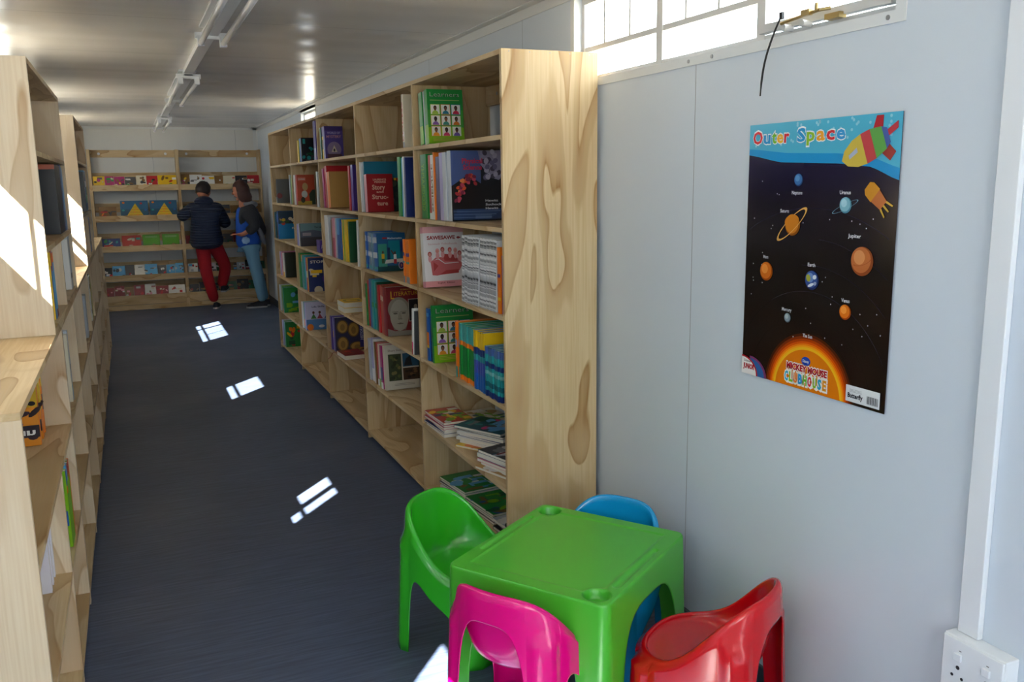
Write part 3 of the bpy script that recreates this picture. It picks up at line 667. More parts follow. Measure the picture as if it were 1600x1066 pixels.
# ---- second bay
run(1, 0, 4.165, [(1, .03, .247, .2, 'cream', dict(spine_text=('POEMS', 'red'), bands=[(.0, .1, 'grey'), (.2, .3, 'white')], desc='pale book against the divider'))], lean=Lr(2), xoff=0)
run(1, 1, 5.09, [(1, .02, .285, .2, 'white'), (1, .04, .28, .2, 'silver'), (1, .04, .285, .232, 'dark teal', dict(art=tealcover, desc='teal book with dark photo')), ('gap', .012), (1, .06, .212, .152, 'red', dict(bands=[(0, 1, 'pink')], art=story, face='red', x=-.005, desc='red book titled in gold'))], lean=Lr(4))
run(1, 1, 4.28, [(1, .05, .29, .2, 'green'), (1, .03, .285, .2, 'light blue'), (1, .03, .29, .2, 'white'), (1, .025, .285, .2, 'dark blue')], xoff=.0)
gb = [(.05, .12, 'teal'), (.35, .5, 'silver'), (.75, .9, 'silver')]
run(1, 2, 5.04, [(2, .035, .215, .16, 'blue', dict(bands=gb)), (3, .038, .213, .16, '6f8a9c', dict(bands=gb, desc='grey-blue textbook')), (1, .07, .213, .165, 'blue', dict(bands=gb, art=grade3, desc='blue textbook with two children'))], lean=Lr(2))
run(1, 2, 4.235, [(4, .026, .215, .16, 'orange', dict(bands=[(.0, .15, 'grey'), (.15, .25, 'orange'), (.45, .5, 'teal'), (.62, .7, 'purple')], desc='orange reader'))], xoff=0)
run(1, 3, 5.08, [(1, .025, .25, .2, 'green'), (1, .055, .27, .2, 'red'), (1, .055, .285, .2, 'blue'), (2, .05, .285, .2, 'teal', dict(bands=[(.45, .55, 'green')])), (1, .035, .28, .2, 'dark green'), (1, .045, .27, .2, 'red'), (2, .038, .27, .2, 'copper', dict(bands=[(.7, .8, 'cream')])),
                 (1, .075, .27, .205, 'dark red', dict(art=literature, desc='dark red literature book with carved face'))], lean=Lr(3))
run(1, 3, 4.10, [(1, .02, .23, .2, 'white', dict(bands=[(.0, .12, 'red'), (.12, .28, 'hot pink')], desc='white booklet with pink foot')), (1, .015, .22, .19, 'dark grey')], lean=Lr(-5), xoff=-.012)
run(1, 4, 5.07, [(1, .05, .25, .2, 'silver'), (1, .06, .26, .2, 'lilac', dict(bands=[(0, .3, 'white')])), (1, .03, .26, .2, 'white'), (1, .03, .25, .2, 'brown'), (1, .045, .25, .2, 'red', dict(bands=[(0, .15, 'white')])), (1, .05, .25, .2, 'cream', dict(bands=[(.0, .2, 'lime')])),
                 (1, .045, .25, .2, 'magenta', dict(bands=[(.2, .5, 'dark blue'), (0, .15, 'white')])), (1, .04, .255, .2, 'cream', dict(art=photocover, desc='cream book with three photographs'))], lean=Lr(5))
# ---- middle bay
run(2, 0, 6.19, [(1, .04, .21, .12, 'dark green'), (1, .06, .212, .12, 'yellow', dict(bands=[(.3, .6, 'brown'), (.7, 1, 'purple')])), (1, .05, .214, .125, 'purple', dict(art=purplecat, desc='purple book with pyramid picture'))], lean=Lr(1.5))
run(2, 1, 6.17, [(1, .05, .265, .2, 'magenta', dict(desc='purple book')), (1, .08, .28, .2, 'red', dict(face='red', art=rnd_art(5, ['dark blue', 'red', 'dark red'], 6))), (1, .03, .24, .2, 'cream'), (1, .075, .24, .175, 'orange', dict(face='tan', desc='large orange and brown book'))], lean=Lr(5))
run(2, 1, 5.40, [(1, .04, .27, .2, 'red'), (1, .06, .275, .2, 'purple')], lean=Lr(1))
run(2, 2, 6.18, [(1, .1, .275, .2, 'white'), (1, .09, .265, .2, 'silver'), (1, .05, .25, .2, 'brown'), (1, .07, .265, .2, 'pink', dict(bands=[(.0, .5, 'c0506a')])), (1, .06, .265, .2, 'silver'), (1, .09, .265, .2, 'light blue', dict(bands=[(0, .6, 'blue')])), (1, .05, .26, .2, 'blue'),
                 (1, .05, .262, .2, 'yellow'), (1, .045, .262, .2, 'lime'), (1, .085, .265, .2, 'yellow'), (1, .035, .255, .2, 'dark green')], lean=Lr(1))
run(2, 2, 5.185, [(1, .025, .275, .2, 'white')], lean=Lr(-2), xoff=-.004)
run(2, 4, 6.16, [(1, .05, .24, .19, 'purple'), (1, .035, .235, .19, 'lilac', dict(bands=[(.4, .6, 'yellow')])), (1, .06, .24, .21, 'purple', dict(art=pharaoh, desc='purple book with golden masks'))], lean=Lr(2))
# ---- fourth bay
run(3, 0, 7.18, [(1, .05, .17, .14, 'yellow'), (1, .03, .18, .14, 'lime'), (1, .07, .18, .14, 'blue'), (1, .03, .185, .12, 'black', dict(art=rnd_art(8, ['dark green', 'dark grey', 'grey', 'teal', 'black'], 14, border='black'), desc='black book with dim picture'))], lean=Lr(2), xoff=.03)
run(3, 0, 6.42, [(1, .08, .27, .2, 'purple', dict(bands=[(0, .3, 'lilac')]))])
run(3, 1, 7.26, [(1, .06, .235, .16, 'white'), (1, .06, .235, .14, 'red', dict(art=chef, desc='orange cookery book'))], lean=Lr(2), xoff=0)
run(3, 1, 6.40, [(1, .05, .25, .2, 'white'), (1, .03, .24, .2, 'black')], lean=Lr(-1))
run(3, 2, 7.24, [(1, .05, .175, .2, 'lilac'), (1, .05, .18, .2, 'white'), (1, .05, .18, .2, 'dark grey', dict(art=landscape, desc='dark landscape album'))], xoff=0)
run(3, 3, 7.29, [(1, .08, .28, .2, 'green'), (1, .05, .27, .2, 'orange', dict(bands=[(0, .8, 'teal')])), (1, .04, .26, .2, 'grey'), (1, .08, .275, .2, 'teal'), (1, .05, .265, .2, 'light blue'), (1, .07, .265, .2, 'red', dict(bands=[(.4, .6, 'cream')])),
                 (1, .03, .265, .2, 'yellow', dict(art=rnd_art(21, ['red', 'dark blue', 'light blue', 'cream', 'yellow', 'purple'], 16, title='STORIES', border='dark blue'), desc='colourful dark blue story book'))], lean=Lr(2), xoff=.01)
run(3, 4, 7.22, [(1, .06, .215, .16, 'white'), (1, .05, .22, .16, 'teal', dict(bands=[(.1, .35, 'orange')])), (1, .03, .215, .16, 'lilac'), (1, .05, .225, .2, 'lilac', dict(art=kids_lilac, desc='lilac book with three children'))], lean=Lr(3), xoff=0)
# ---- farthest bay
run(4, 1, 8.15, [(1, .06, .21, .14, 'dark grey', dict(art=rnd_art(2, ['8a3a35'], 1, border='6a6a66'), desc='plain grey box book'))], xoff=-.005)
run(4, 1, 7.55, [(1, .05, .24, .2, 'silver'), (1, .04, .23, .2, 'lime')])
run(4, 2, 8.38, [(1, .06, .24, .2, 'dark teal'), (1, .08, .25, .2, 'black', dict(bands=[(.6, .9, 'blue')])), (1, .06, .25, .2, 'blue', dict(art=boxboy, desc='bright blue picture book'))], xoff=.0)
run(4, 3, 8.34, [(1, .05, .22, .15, 'lilac'), (1, .06, .22, .15, 'pink'), (1, .05, .22, .15, 'magenta'), (1, .07, .22, .15, 'white', dict(bands=[(0, .2, 'yellow')])), (1, .06, .225, .13, 'black', dict(desc='black-green book', face='26301f'))], lean=Lr(4), xoff=.02)
run(4, 4, 8.36, [(1, .1, .24, .17, 'silver'), (1, .05, .24, .17, 'lime'), (1, .05, .235, .15, 'green', dict(bands=[(0, .15, 'orange')])), (1, .04, .23, .14, 'teal', dict(art=rnd_art(33, ['green', 'light blue', 'dark green', 'brown', 'lime'], 12, border='green'), desc='green picture book'))], lean=Lr(2), xoff=.0)
run(4, 5, 8.32, [(1, .06, .24, .17, 'lilac'), (1, .05, .24, .17, 'green'), (1, .05, .235, .17, 'teal', dict(art=rnd_art(35, ['green', 'lime', 'dark green', 'red', 'yellow', 'orange'], 14, border='green'), desc='green picture book'))], lean=Lr(1), xoff=.0)

# ---- flat piles
def flat_book(label, loc, rz, w, l, th, col, art=None, group=None, page=True, spine='left', name='book', cat='book', bend=0):
    """lies flat; local x = width (0..w), y = length (0..l); cover on top"""
    r = thing(name, label, cat, loc, (0, 0, rz), group); mb = MB(); cc = K(col); c = .0012
    mb.box((0, 0, 0), (w, l, c), cc); mb.box((0, 0, th-c), (w, l, th), cc)
    mb.box((w-c, 0, c), (w, l, th-c), cc) if spine == 'right' else mb.box((0, l-c, c), (w, l, th-c), cc)
    fr = (Vector((0, 0, th+.0001)), Vector((1, 0, 0)), Vector((0, 1, 0)), Vector((0, 0, 1)))
    if art: art(mb, fr, w, l)
    mb.build('cover', M['print'], r)
    pb = MB(); pb.box((.001, .001, c), (w-.002, l-.002, th-c)); pb.build('page_block', M['paper'], r)
    return r
def pile(specs, x, y, z, group, where):
    for k, (col, w, l, th, rz, dx, dy, seed, pal) in enumerate(specs):
        pos = 'topmost' if k == len(specs)-1 else ('bottom' if k == 0 else ORD[k]+' from bottom')
        flat_book('%s magazine, %s in the %s' % (col, pos, where), (x+dx, y+dy, z), rz, w, l, th, col, rnd_art(seed, pal, 26) if pal else None, group, name='magazine', cat='magazine')
        z += th+.0006
z4 = SH[4]+.0008
pile([('white', .155, .26, .014, .0, 0, 0, 1, None), ('dark blue', .155, .26, .008, .05, .002, .004, 2, None), ('white', .155, .26, .012, -.03, .002, 0, 1, None), ('red', .155, .26, .012, .04, 0, .003, 4, None), ('magenta', .155, .26, .01, .0, .001, 0, 5, None),
      ('red', .155, .26, .012, .03, .0, .0, 17, ['lime', 'yellow', 'white', 'dark blue', 'lime'])], BX+.012, 3.706, z4, 'magazines in the left pile of the fifth shelf', 'left pile, fifth shelf, nearest bay')
pile([('cream', .16, .25, .012, .14, 0, 0, 1, None), ('white', .16, .25, .012, .08, .0, .0, 2, ['white', 'grey']), ('black', .16, .25, .012, .13, 0, .005, 3, None), ('cream', .16, .25, .012, .1, .0, 0, 6, ['lime', 'dark teal', 'tan', 'white'])], BX+.212, 3.685, z4, 'magazines at the back of the fifth shelf', 'back pile, fifth shelf, nearest bay')
pile([('yellow', .18, .26, .010, .55, 0, 0, 5, ['dark grey', 'orange']), ('white', .19, .27, .012, .45, .01, .0, 2, None), ('white', .19, .27, .014, .5, .01, .02, 2, None), ('dark blue', .19, .27, .008, .45, .012, .02, 2, None), ('white', .19, .27, .014, .5, .015, .03, 9, None),
      ('black', .19, .27, .008, .45, .016, .04, 2, None), ('dark teal', .19, .27, .012, .5, .01, .05, 12, ['teal', 'dark grey', 'light blue', 'hot pink', 'grey', 'dark green'])], BX+.15, 3.335, z4, 'magazines in the right pile of the fifth shelf', 'middle pile, fifth shelf, nearest bay')
pile([('tan', .19, .26, .012, .3, 0, 0, 5, ['white']), ('white', .19, .26, .014, .22, .01, .0, 2, None), ('pink', .19, .26, .012, .28, .01, .01, 2, None), ('dark blue', .19, .26, .006, .25, .012, .01, 2, None), ('white', .19, .26, .016, .3, .015, .01, 9, None),
      ('dark grey', .19, .26, .012, .26, .01, .01, 14, ['grey', 'white', 'dark red', 'dark teal', 'silver'])], BX+.06, 2.99, z4, 'magazines at the right end of the fifth shelf', 'right pile, fifth shelf, nearest bay')
z5 = SH[5]+.0008
pile([('white', .2, .27, .012, .12, 0, 0, 5, None), ('grey', .2, .27, .01, .1, .004, .0, 2, None), ('black', .2, .27, .008, .14, .002, .006, 2, None), ('silver', .2, .27, .012, .1, .0, .0, 9, None), ('green', .2, .27, .01, .12, .0, .003, 25, ['dark green', 'lime', 'light blue', 'green', 'white', 'brown'])],
     BX+.10, 3.685, z5, 'magazines in the far pile of the bottom shelf', 'far pile, bottom shelf, nearest bay')
pile([('black', .2, .27, .012, .1, 0, 0, 5, None), ('cream', .2, .27, .012, .08, .004, .0, 2, None), ('dark blue', .2, .27, .01, .12, .002, .006, 2, None), ('green', .2, .27, .012, .1, .0, .003, 26, ['dark green', 'dark blue', 'lime', 'green', 'blue', 'brown'])],
     BX+.12, 3.385, z5, 'magazines in the middle pile of the bottom shelf', 'middle pile, bottom shelf, nearest bay')
pile([('black', .2, .27, .014, .1, 0, 0, 5, None), ('dark grey', .2, .27, .012, .04, .004, .0, 2, None), ('black', .2, .27, .01, .08, .002, .006, 2, None), ('silver', .2, .27, .012, .1, .0, .003, 28, ['grey', 'white', 'dark grey', 'black'])],
     BX+.13, 3.08, z5, 'magazines in the near pile of the bottom shelf', 'near pile, bottom shelf, nearest bay')
z3 = SH[3]+.0008
def ringart(mb, fr, w, l):
    mb.ring(fr, w*.5, l*.5, w*.38, l*.38, w*.12, hx('9a7a2a'), 1)
for k in (0, 1):
    flat_book('yellow book lying flat, %s of two, fourth shelf of middle bay' % ('lower', 'upper')[k], (BX+.0, 5.62-.005*k, z3+k*.036), .02*k, .15, .2, .034, 'yellow', ringart if k else None, 'yellow books lying on the fourth shelf of the middle bay')
rb = flat_book('red diary with ribbon lying below the golden masks book, fifth shelf', (BX+.008, 5.70, SH[4]+.0008), .04, .15, .22, .03, 'dark red', rnd_art(40, ['dark grey', 'red'], 3))
MB().tube([(.01, .22, .018), (-.02, .25, .012), (-.035, .262, -.02), (-.05, .275, -.035)], .0018, K('dark red')).build('ribbon', M['print'], rb)
bx = MB(); bx.box((0, 0, 0), (.06, .12, .09), K('purple')); fr = (Vector((0, -.0002, 0)), Vector((1, 0, 0)), Vector((0, 0, 1)), Vector((0, -1, 0)))
bx.text(fr, 'ABC', .008, .03, .042, .03, K('lilac')); tag(bx.build('small_box', M['print'], loc=(BX+.004, 6.34, SH[2]+.001), bevel=.001), 'small purple box beside the dark landscape album, third shelf, fourth bay', 'box')
bx = MB(); bx.cyl((0, 0, 0), (0, 0, .05), .022, K('cream'), 16); tag(bx.build('small_jar', M['print'], loc=(BX+.03, 8.26, SH[1]+.001)), 'small cream jar left of the grey box book in the farthest bay', 'jar')

# ---- left side books (spines face the aisle, shelf goes towards -x)
LR = {'a3': LROWS[1], 'a4': LROWS[2], 'a5': LROWS[3]}
def lrun(where, y, z, items, lean=0., xoff=.01):
    k = 0
    for it in items:
        if it[0] == 'gap': y -= it[1]; continue
        n, th, h, d, col = it[:5]; o = dict(it[5]) if len(it) > 5 else {}
        desc = o.pop('desc', col+' book')
        for q in range(n):
            upright_book('%s, %s from the far end, %s' % (desc, ORD[min(k, 19)], where), (LX-xoff, y, z+.0008), -1, th*.97, h, d, col, lean=lean, group='books, '+where, **o)
            y -= th/math.cos(lean); k += 1
lrun('middle shelf of nearer tall unit, left', 4.58, 1.35, [(1, .05, .27, .2, 'silver'), (1, .05, .28, .22, 'light blue'), (1, .07, .288, .24, 'blue'), ('gap', .01), (5, .06, .285, .25, 'black', dict(art=lambda mb, fr, w, h: mb.rect(fr, 0, h*.93, w, h, K('copper')), desc='large black volume'))])
lrun('lower shelf of nearer tall unit, beyond divider', 4.55, LH+PT, [(2, .05, .235, .2, 'silver', dict(bands=[(.2, .3, 'dark grey')])), (1, .03, .225, .2, 'white')])
lrun('lower shelf of nearer tall unit, before divider', 3.55, LH+PT, [(2, .03, .23, .2, 'light blue', dict(bands=[(.85, 1, 'orange'), (.0, .12, 'dark red')])), (1, .035, .24, .2, 'red', dict(bands=[(0, .7, 'light blue')])), (1, .03, .235, .2, 'yellow', dict(bands=[(0, .8, 'blue')]))])
lrun('upper shelf of farther tall unit, left', 7.2, 1.375, [(1, .08, .28, .2, 'white', dict(bands=[(.4, .6, 'lime')])), (2, .07, .275, .2, 'dark blue', dict(bands=[(.2, .4, 'lime'), (.6, .75, 'white')])), (1, .07, .28, .2, 'light blue'), (2, .06, .27, .2, 'dark grey', dict(bands=[(.3, .6, 'grey')]))])
lrun('lower shelf of farther tall unit, left', 7.1, LH+PT, [(2, .06, .24, .2, 'lilac', dict(bands=[(.2, .3, 'dark grey')])), (1, .06, .24, .2, 'grey')])
lrun('upper shelf below farther tall unit', 6.28, LROWS[1], [(1, .05, .27, .2, 'lime'), (1, .04, .27, .2, 'yellow'), (1, .11, .29, .2, 'white', dict(bands=[(.15, .25, 'grey'), (.7, .8, 'dark grey')]))])
lrun('upper shelf of second low bookcase, left', 3.85, LROWS[1], [(1, .035, .28, .2, 'silver', dict(bands=[(.0, .22, 'light blue'), (.45, .52, 'dark grey')])), (1, .03, .27, .2, 'cream')])
lrun('middle shelf beyond second low bookcase, left', 5.5, LROWS[1], [(2, .05, .24, .2, 'silver')])
def comic(mb, fr, w, h):
    mb.rect(fr, 0, 0, w, h, hx('c9a01c'), .5); mb.rect(fr, 0, 0, w, h*.45, hx('d9861c'), .7); rn = random.Random(15)
    for k in range(30): mb.ell(fr, w*rn.uniform(.02, .9), h*rn.uniform(.1, .97), w*rn.uniform(.05, .14), h*rn.uniform(.02, .05), hx(rn.choice(['2a1a1e', '2a1a1e', 'd8c02a', '3a2430', 'e5d04a', '6a3a4a', '1c1418'])), 1+k*.06, 9, rn.uniform(-.8, .8))
    mb.rect(fr, 0, h*.10, w*.9, h*.24, hx('2a1f2a'), 3); mb.text(fr, 'un', w*.06, h*.13, w*.26, h*.08, K('white'), 4, .03); mb.rect(fr, w*.45, h*.14, w*.8, h*.19, hx('8a9a2a'), 4)
lrun('upper shelf, nearest low bookcase', 3.36, LROWS[1], [(1, .03, .27, .2, 'orange', dict(bands=[(.6, .8, 'yellow'), (.3, .5, 'dark grey')], desc='orange comic')), ('gap', .03), (2, .025, .28, .2, 'yellow', dict(bands=[(.0, .35, 'orange'), (.7, .85, 'black')], desc='yellow comic', art=comic, hard=.001)),
     ('gap', .05), (1, .03, .285, .21, 'orange', dict(art=comic, desc='orange and black comic'))], lean=Lr(4), xoff=.075)
lrun('middle shelf, nearest low bookcase', 3.22, LROWS[2], [(1, .03, .26, .2, 'orange'), (2, .03, .26, .2, 'lime', dict(bands=[(.85, 1, 'red')])), (1, .03, .27, .2, 'light blue', dict(bands=[(0, .8, 'lime')])), (1, .03, .26, .2, 'lime', dict(bands=[(.8, 1, 'blue'), (.7, .8, 'orange')], art=rnd_art(50, ['lime', 'light blue', 'yellow', 'blue'], 8)))], xoff=.006)
for k in range(7):
    r = thing('exercise_book', 'white exercise book, %s from the far end, middle shelf by the near end panel' % ORD[k], 'book', (LX-.045-.004*(k % 3), 2.858-k*.019, LROWS[2]+.0008), (0, 0, 0), 'white exercise books on the middle shelf, left')
    mb = MB(); mb.box((-.21, -.018, 0), (0, -.0168, .27), hx('d5d2dc')); mb.box((-.21, -.0012, 0), (0, 0, .27), hx('c4c1d0')); mb.build('cover', M['matte'], r)
    pb = MB(); pb.box((-.209, -.0168, .001), (-.0005, -.0012, .269)); pb.build('page_block', M['paper'], r)

# ------------------------------------------------------------------ wall poster
def poster():
    W_, H_ = .541, .715
    mb = MB(); mb.box((0, 0, 0), (.0012, W_, H_), hx('12101a'))
    fr = (Vector((-.0001, W_, 0)), Vector((0, -1, 0)), Vector((0, 0, 1)), Vector((-1, 0, 0)))
    # night sky: rows of mixed dark violet/brown tones
    stops = [(0, '1c0f0a'), (.2, '170f0c'), (.35, '120e10'), (.5, '1b1622'), (.62, '1e1a3a')]
    n = 24
    for i in range(n):
        v0 = H_*i/n; v1 = H_*(i+1)/n; t = (v0+v1)/2
        for (a, ca), (b_, cb) in zip(stops[:-1], stops[1:]):
            if a <= t <= b_:
                f = (t-a)/(b_-a); col = tuple(x*(1-f)+y*f for x, y in zip(hx(ca), hx(cb))); break
        else: col = hx('1e1a3a')
        mb.rect(fr, 0, v0, W_, v1, col, .3)
    def curve(pts, k=24):
        out = []
        for i in range(k+1):
            u = W_*i/k
            for (a, va), (b_, vb) in zip(pts[:-1], pts[1:]):
                if a <= u <= b_+1e-6:
                    t = (u-a)/(b_-a); t2 = t*t*(3-2*t)*.35+t*.65; out.append((u, va+(vb-va)*t2)); break
        return out
    band = curve([(0, .632), (.141, .609), (.343, .602), (.45, .592), (.542, .559)]); sky = curve([(0, .649), (.17, .633), (.341, .627), (.45, .615), (.542, .587)])
    for (a, b_) in zip(band[:-1], band[1:]): mb.poly(fr, [a, b_, (b_[0], H_), (a[0], H_)], hx('1c93cf'), .8)
    for (a, b_) in zip(sky[:-1], sky[1:]): mb.poly(fr, [a, b_, (b_[0], H_), (a[0], H_)], hx('4fb3d3'), 1.2)
    rn = random.Random(2)
    for k in range(40):
        u, v = rn.uniform(.01, .53), rn.uniform(.655, .71); mb.ell(fr, u, v, .004, .004, hx('8fd0e2'), 1.6, 8)
    # orbits
    for r_, c_ in ((.235, '2c2320'), (.30, '292230'), (.37, '262030'), (.44, '242030'), (.52, '242038')):
        am = math.acos(min(1, .262/r_)) if r_ > .262 else .15
        mb.ring(fr, .267, -.03, r_, r_, .0012, hx(c_), 1, 60, 0, am+.01, math.pi-am-.01)
    for k in range(34): u, v = rn.uniform(.02, .52), rn.uniform(.12, .58); mb.ell(fr, u, v, .0016, .0016, hx('d8d8e0'), 2, 8)
    # the sun rising from the lower edge: printed rings
    halo = [(.175, '2a140a'), (.168, '4a1d0a'), (.161, '7a2a08'), (.154, 'a83a06'), (.147, 'd85206'), (.141, 'ee7a0a'), (.136, 'f6a014'), (.131, 'f2b81e')]
    cx, cv = .272, -.012
    def cut(r_, col, L):
        pts = []
        for i in range(49):
            t = math.pi*i/48; u = cx+r_*math.cos(t); v = max(cv+r_*math.sin(t), .0005); pts.append((u, v))
        mb.poly(fr, pts, col, L)
    for k, (r_, c_) in enumerate(halo): cut(r_, hx(c_), 1.4+k*.25)
    cut(.124, hx('e07a10'), 3.6)
    # planets (printed shading in two or three tones is part of the artwork)
    def planet(u, v, r_, base, light, dark):
        mb.ell(fr, u, v, r_, r_, hx(dark), 4, 32); mb.ell(fr, u-r_*.1, v+r_*.08, r_*.88, r_*.88, hx(base), 4.4, 32); mb.ell(fr, u-r_*.25, v+r_*.25, r_*.5, r_*.5, hx(light), 4.8, 24)
    planet(.208, .562, .0165, '3d6fa8', '5a8cc0', '24426f')
    planet(.192, .443, .029, 'c5781e', 'dd9a3c', '8a4c10'); mb.ring(fr, .189, .444, .072, .017, .009, hx('dba355'), 5.2, 48, .68)
    mb.ell(fr, .189, .453, .028, .017, hx('c5781e'), 5.6, 24, .2)
    planet(.380, .499, .02, '7fb5c6', 'a5d0dc', '4a8296'); mb.ring(fr, .379, .495, .046, .007, .003, hx('7fb5c6'), 5.2, 40, .38)
    planet(.444, .364, .036, 'bb6a38', 'd68c56', '8a4420'); mb.ring(fr, .444, .364, .03, .01, .003, hx('9c5228'), 5, 30, .3, 3.3, 6.1)
    planet(.093, .309, .0265, 'cc6a1e', 'e38a38', '96430c')
    planet(.275, .301, .0255, '35508f', '6d8cc2', '1d2c5c')
    for (u, v, a, b_, c_) in ((.262, .306, .008, .01, 'a9a83c'), (.285, .31, .007, .006, 'dfe6ee'), (.272, .288, .012, .004, 'dfe6ee'), (.287, .293, .006, .005, '9aa6c8')): mb.ell(fr, u, v, a, b_, hx(c_), 5.2, 14, .4)
    planet(.398, .232, .0195, 'd8721a', 'f0963a', '983c0a')
    planet(.188, .189, .013, '7d8c92', 'a3afb3', '4f5a60')
    wc = hx('d6d6dd')
    for s, u, v, w_ in (('Neptune', .185, .524, .04), ('Uranus', .359, .526, .037), ('Saturn', .142, .475, .034), ('Jupiter', .395, .42, .042), ('Mars', .079, .345, .021), ('Earth', .258, .337, .028), ('Venus', .384, .257, .028), ('Mercury', .165, .207, .038), ('The Sun', .251, .146, .036)):
        mb.text(fr, s, u, v, w_, .0095, wc, 6, .015)
    # title
    cols = ['d22c34', '2a94d0', '6cb52c', 'efb62a', 'd22c34', None, '2a94d0', '8cbf2c', 'efa62a', 'd22c34', '3a9ad8']
    us = [.018, .062, .097, .117, .146, 0, .196, .232, .268, .303, .338]; ws = [.04, .029, .019, .026, .02, 0, .032, .03, .03, .029, .03]
    for ch, c_, u, w_ in zip('Outer Space', cols, us, ws):
        if not c_: continue
        hh = .034
        v = .662
        vs, fs, x0, x1 = glyph_mesh(ch, .05)
        mb.text(fr, ch, u-.002, v-.001, w_+.004, hh+.004, hx('eef4f6'), 6, .06); mb.text(fr, ch, u, v, w_, hh, hx(c_), 7, .03)
    # generic rocket
    a = .38
    def RP(pts, col, L): mb.poly(fr, [(.44+x*math.cos(a)-y*math.sin(a), .638+x*math.sin(a)+y*math.cos(a)) for x, y in pts], hx(col), L)
    RP([(.02, .02), (.05, .058), (.07, .05), (.055, .015)], 'b82a35', 6); RP([(.03, -.02), (.055, -.058), (.078, -.045), (.06, -.01)], '9c3a35', 6); RP([(.06, .012), (.105, .02), (.1, .004), (.06, -.004)], 'c23a45', 6)
    RP([(-.085, 0), (-.07, .02), (-.04, .034), (-.01, .038), (-.01, -.038), (-.04, -.034), (-.07, -.02)], 'cdb54a', 7); RP([(-.01, .038), (.02, .037), (.02, -.037), (-.01, -.038)], 'c0454a', 7.2)
    RP([(.02, .037), (.055, .028), (.055, -.028), (.02, -.037)], '5fa34e', 7.4); RP([(.055, .028), (.07, .018), (.07, -.018), (.055, -.028)], '4a5ea5', 7.6)
    RP([(-.06, .004), (-.03, .012), (-.03, .0), (-.06, -.006)], 'a8b4cc', 8)
    # small yellow capsule
    a = -.72
    def CP(pts, col, L): mb.poly(fr, [(.478+x*math.cos(a)-y*math.sin(a), .520+x*math.sin(a)+y*math.cos(a)) for x, y in pts], hx(col), L)
    CP([(-.04, .012), (-.03, .02), (-.005, .021), (-.005, -.021), (-.03, -.02), (-.04, -.012)], 'c98a28', 6); CP([(-.005, .019), (.03, .014), (.03, -.014), (-.005, -.019)], 'b96a38', 6)
    for y in (-.012, 0, .012): CP([(.03, y+.003), (.052, y*1.5+.002), (.052, y*1.5-.002), (.03, y-.003)], 'c9a33c', 6)
    # lettering round the sun
    mb.ell(fr, .268, .081, .017, .0125, hx('2446a8'), 6, 24); mb.text(fr, 'Disney', .256, .0775, .024, .008, hx('e8ecf4'), 7, .02)
    mb.text(fr, 'MICKEY MOUSE', .192, .05, .158, .019, hx('f2ece0'), 6, .11); mb.text(fr, 'MICKEY MOUSE', .194, .051, .154, .017, hx('b3232c'), 7, .05)
    mb.text(fr, 'CLUBHOUSE', .184, .014, .168, .03, hx('f2ece0'), 6, .12)
    x = .187
    for ch, c_ in zip('CLUBHOUSE', ['3aa8c8', '8cbf2c', 'e07a2c', '2a94d0', '6cb52c', 'd22c34', '8cbf2c', '3aa8c8', 'e0962c']):
        mb.text(fr, ch, x, .016, .0145, .026, hx(c_), 7, .05); x += .0183
    # round badge, cut by the corner, and price sticker
    def badge(r_, c_, L, ox=0.):
        mb.poly(fr, [(ox+r_*math.cos(t*math.pi/2/16), r_*math.sin(t*math.pi/2/16)*.75) for t in range(17)]+[(ox, 0)], hx(c_), L)
    badge(.075, '7d3a6a', 5, .035); badge(.066, '2f5f9a', 5.3, .035); badge(.072, 'b0202c', 5.6); badge(.066, 'ece8e6', 6)
    mb.text(fr, 'Disney', .012, .036, .03, .007, hx('5a5a66'), 6.6); mb.text(fr, 'JUNIOR', .008, .017, .05, .014, hx('b3232c'), 6.6, .06)
    mb.rect(fr, .417, .008, .528, .05, hx('dcdfe2'), 8); mb.text(fr, 'Butterfly', .424, .019, .05, .012, hx('2a2a30'), 9, .04)
    for k in range(14): mb.rect(fr, .487+k*.0026, .014, .487+k*.0026+(.0016 if k % 3 else .0009), .034, hx('2a2a30'), 9)
    for k in range(3): mb.rect(fr, .43, .04-k*.003, .47, .0408-k*.003, hx('8a8c92'), 9)
    o = mb.build('poster', M['laminate'], loc=(XR-.0055, 1.5265, .973))
    tag(o, 'glossy outer space poster with planets and a sun on the white wall', 'poster')
poster()

# ------------------------------------------------------------------ socket, conduit, cord
s = thing('wall_socket', 'white double socket box at the foot of the white conduit', 'socket', (XR, 1.205, .44))
MB().box((-.04, -.075, -.095), (0, .078, .095)).build('back_box', M['plastic_white'], s, bevel=.003)
MB().box((-.046, -.073, -.093), (-.040, .076, .093)).build('face_plate', M['plastic_white'], s, bevel=.003)
for oy in (.034, -.036):
    MB().box((-.052, oy-.009, .045), (-.046, oy+.009, .062)).build('rocker_switch', M['plastic_white'], s, bevel=.001)
    h_ = MB()
    for dy, dz, rr in ((0, .028, .0048), (.013, .006, .0036), (-.012, .006, .0036)): h_.cyl((-.0464, oy+dy, dz), (-.0459, oy+dy, dz), rr, n=16)
    h_.build('socket_hole', M['dark'], s)
h_ = MB(); h_.box((-.0464, .028, .068), (-.046, .034, .0695)); h_.box((-.0464, -.04, .068), (-.046, -.034, .0695)); h_.build('switch_mark', M['dark'], s)
tag(MB().box((-.016, -.026, 0), (0, .026, HC-.536-.046)).build('cable_conduit', M['plastic_white'], loc=(XR-.0005, 1.245, .536), bevel=.002), 'white plastic cable trunking running up the wall above the socket', 'conduit')
c_ = MB(); pts = []
for i in range(13):
    t = i/12; pts.append((0, .032*math.sin(t*math.pi)*.6-.0+.075*t-.0, -.2*t))
vs_ = []
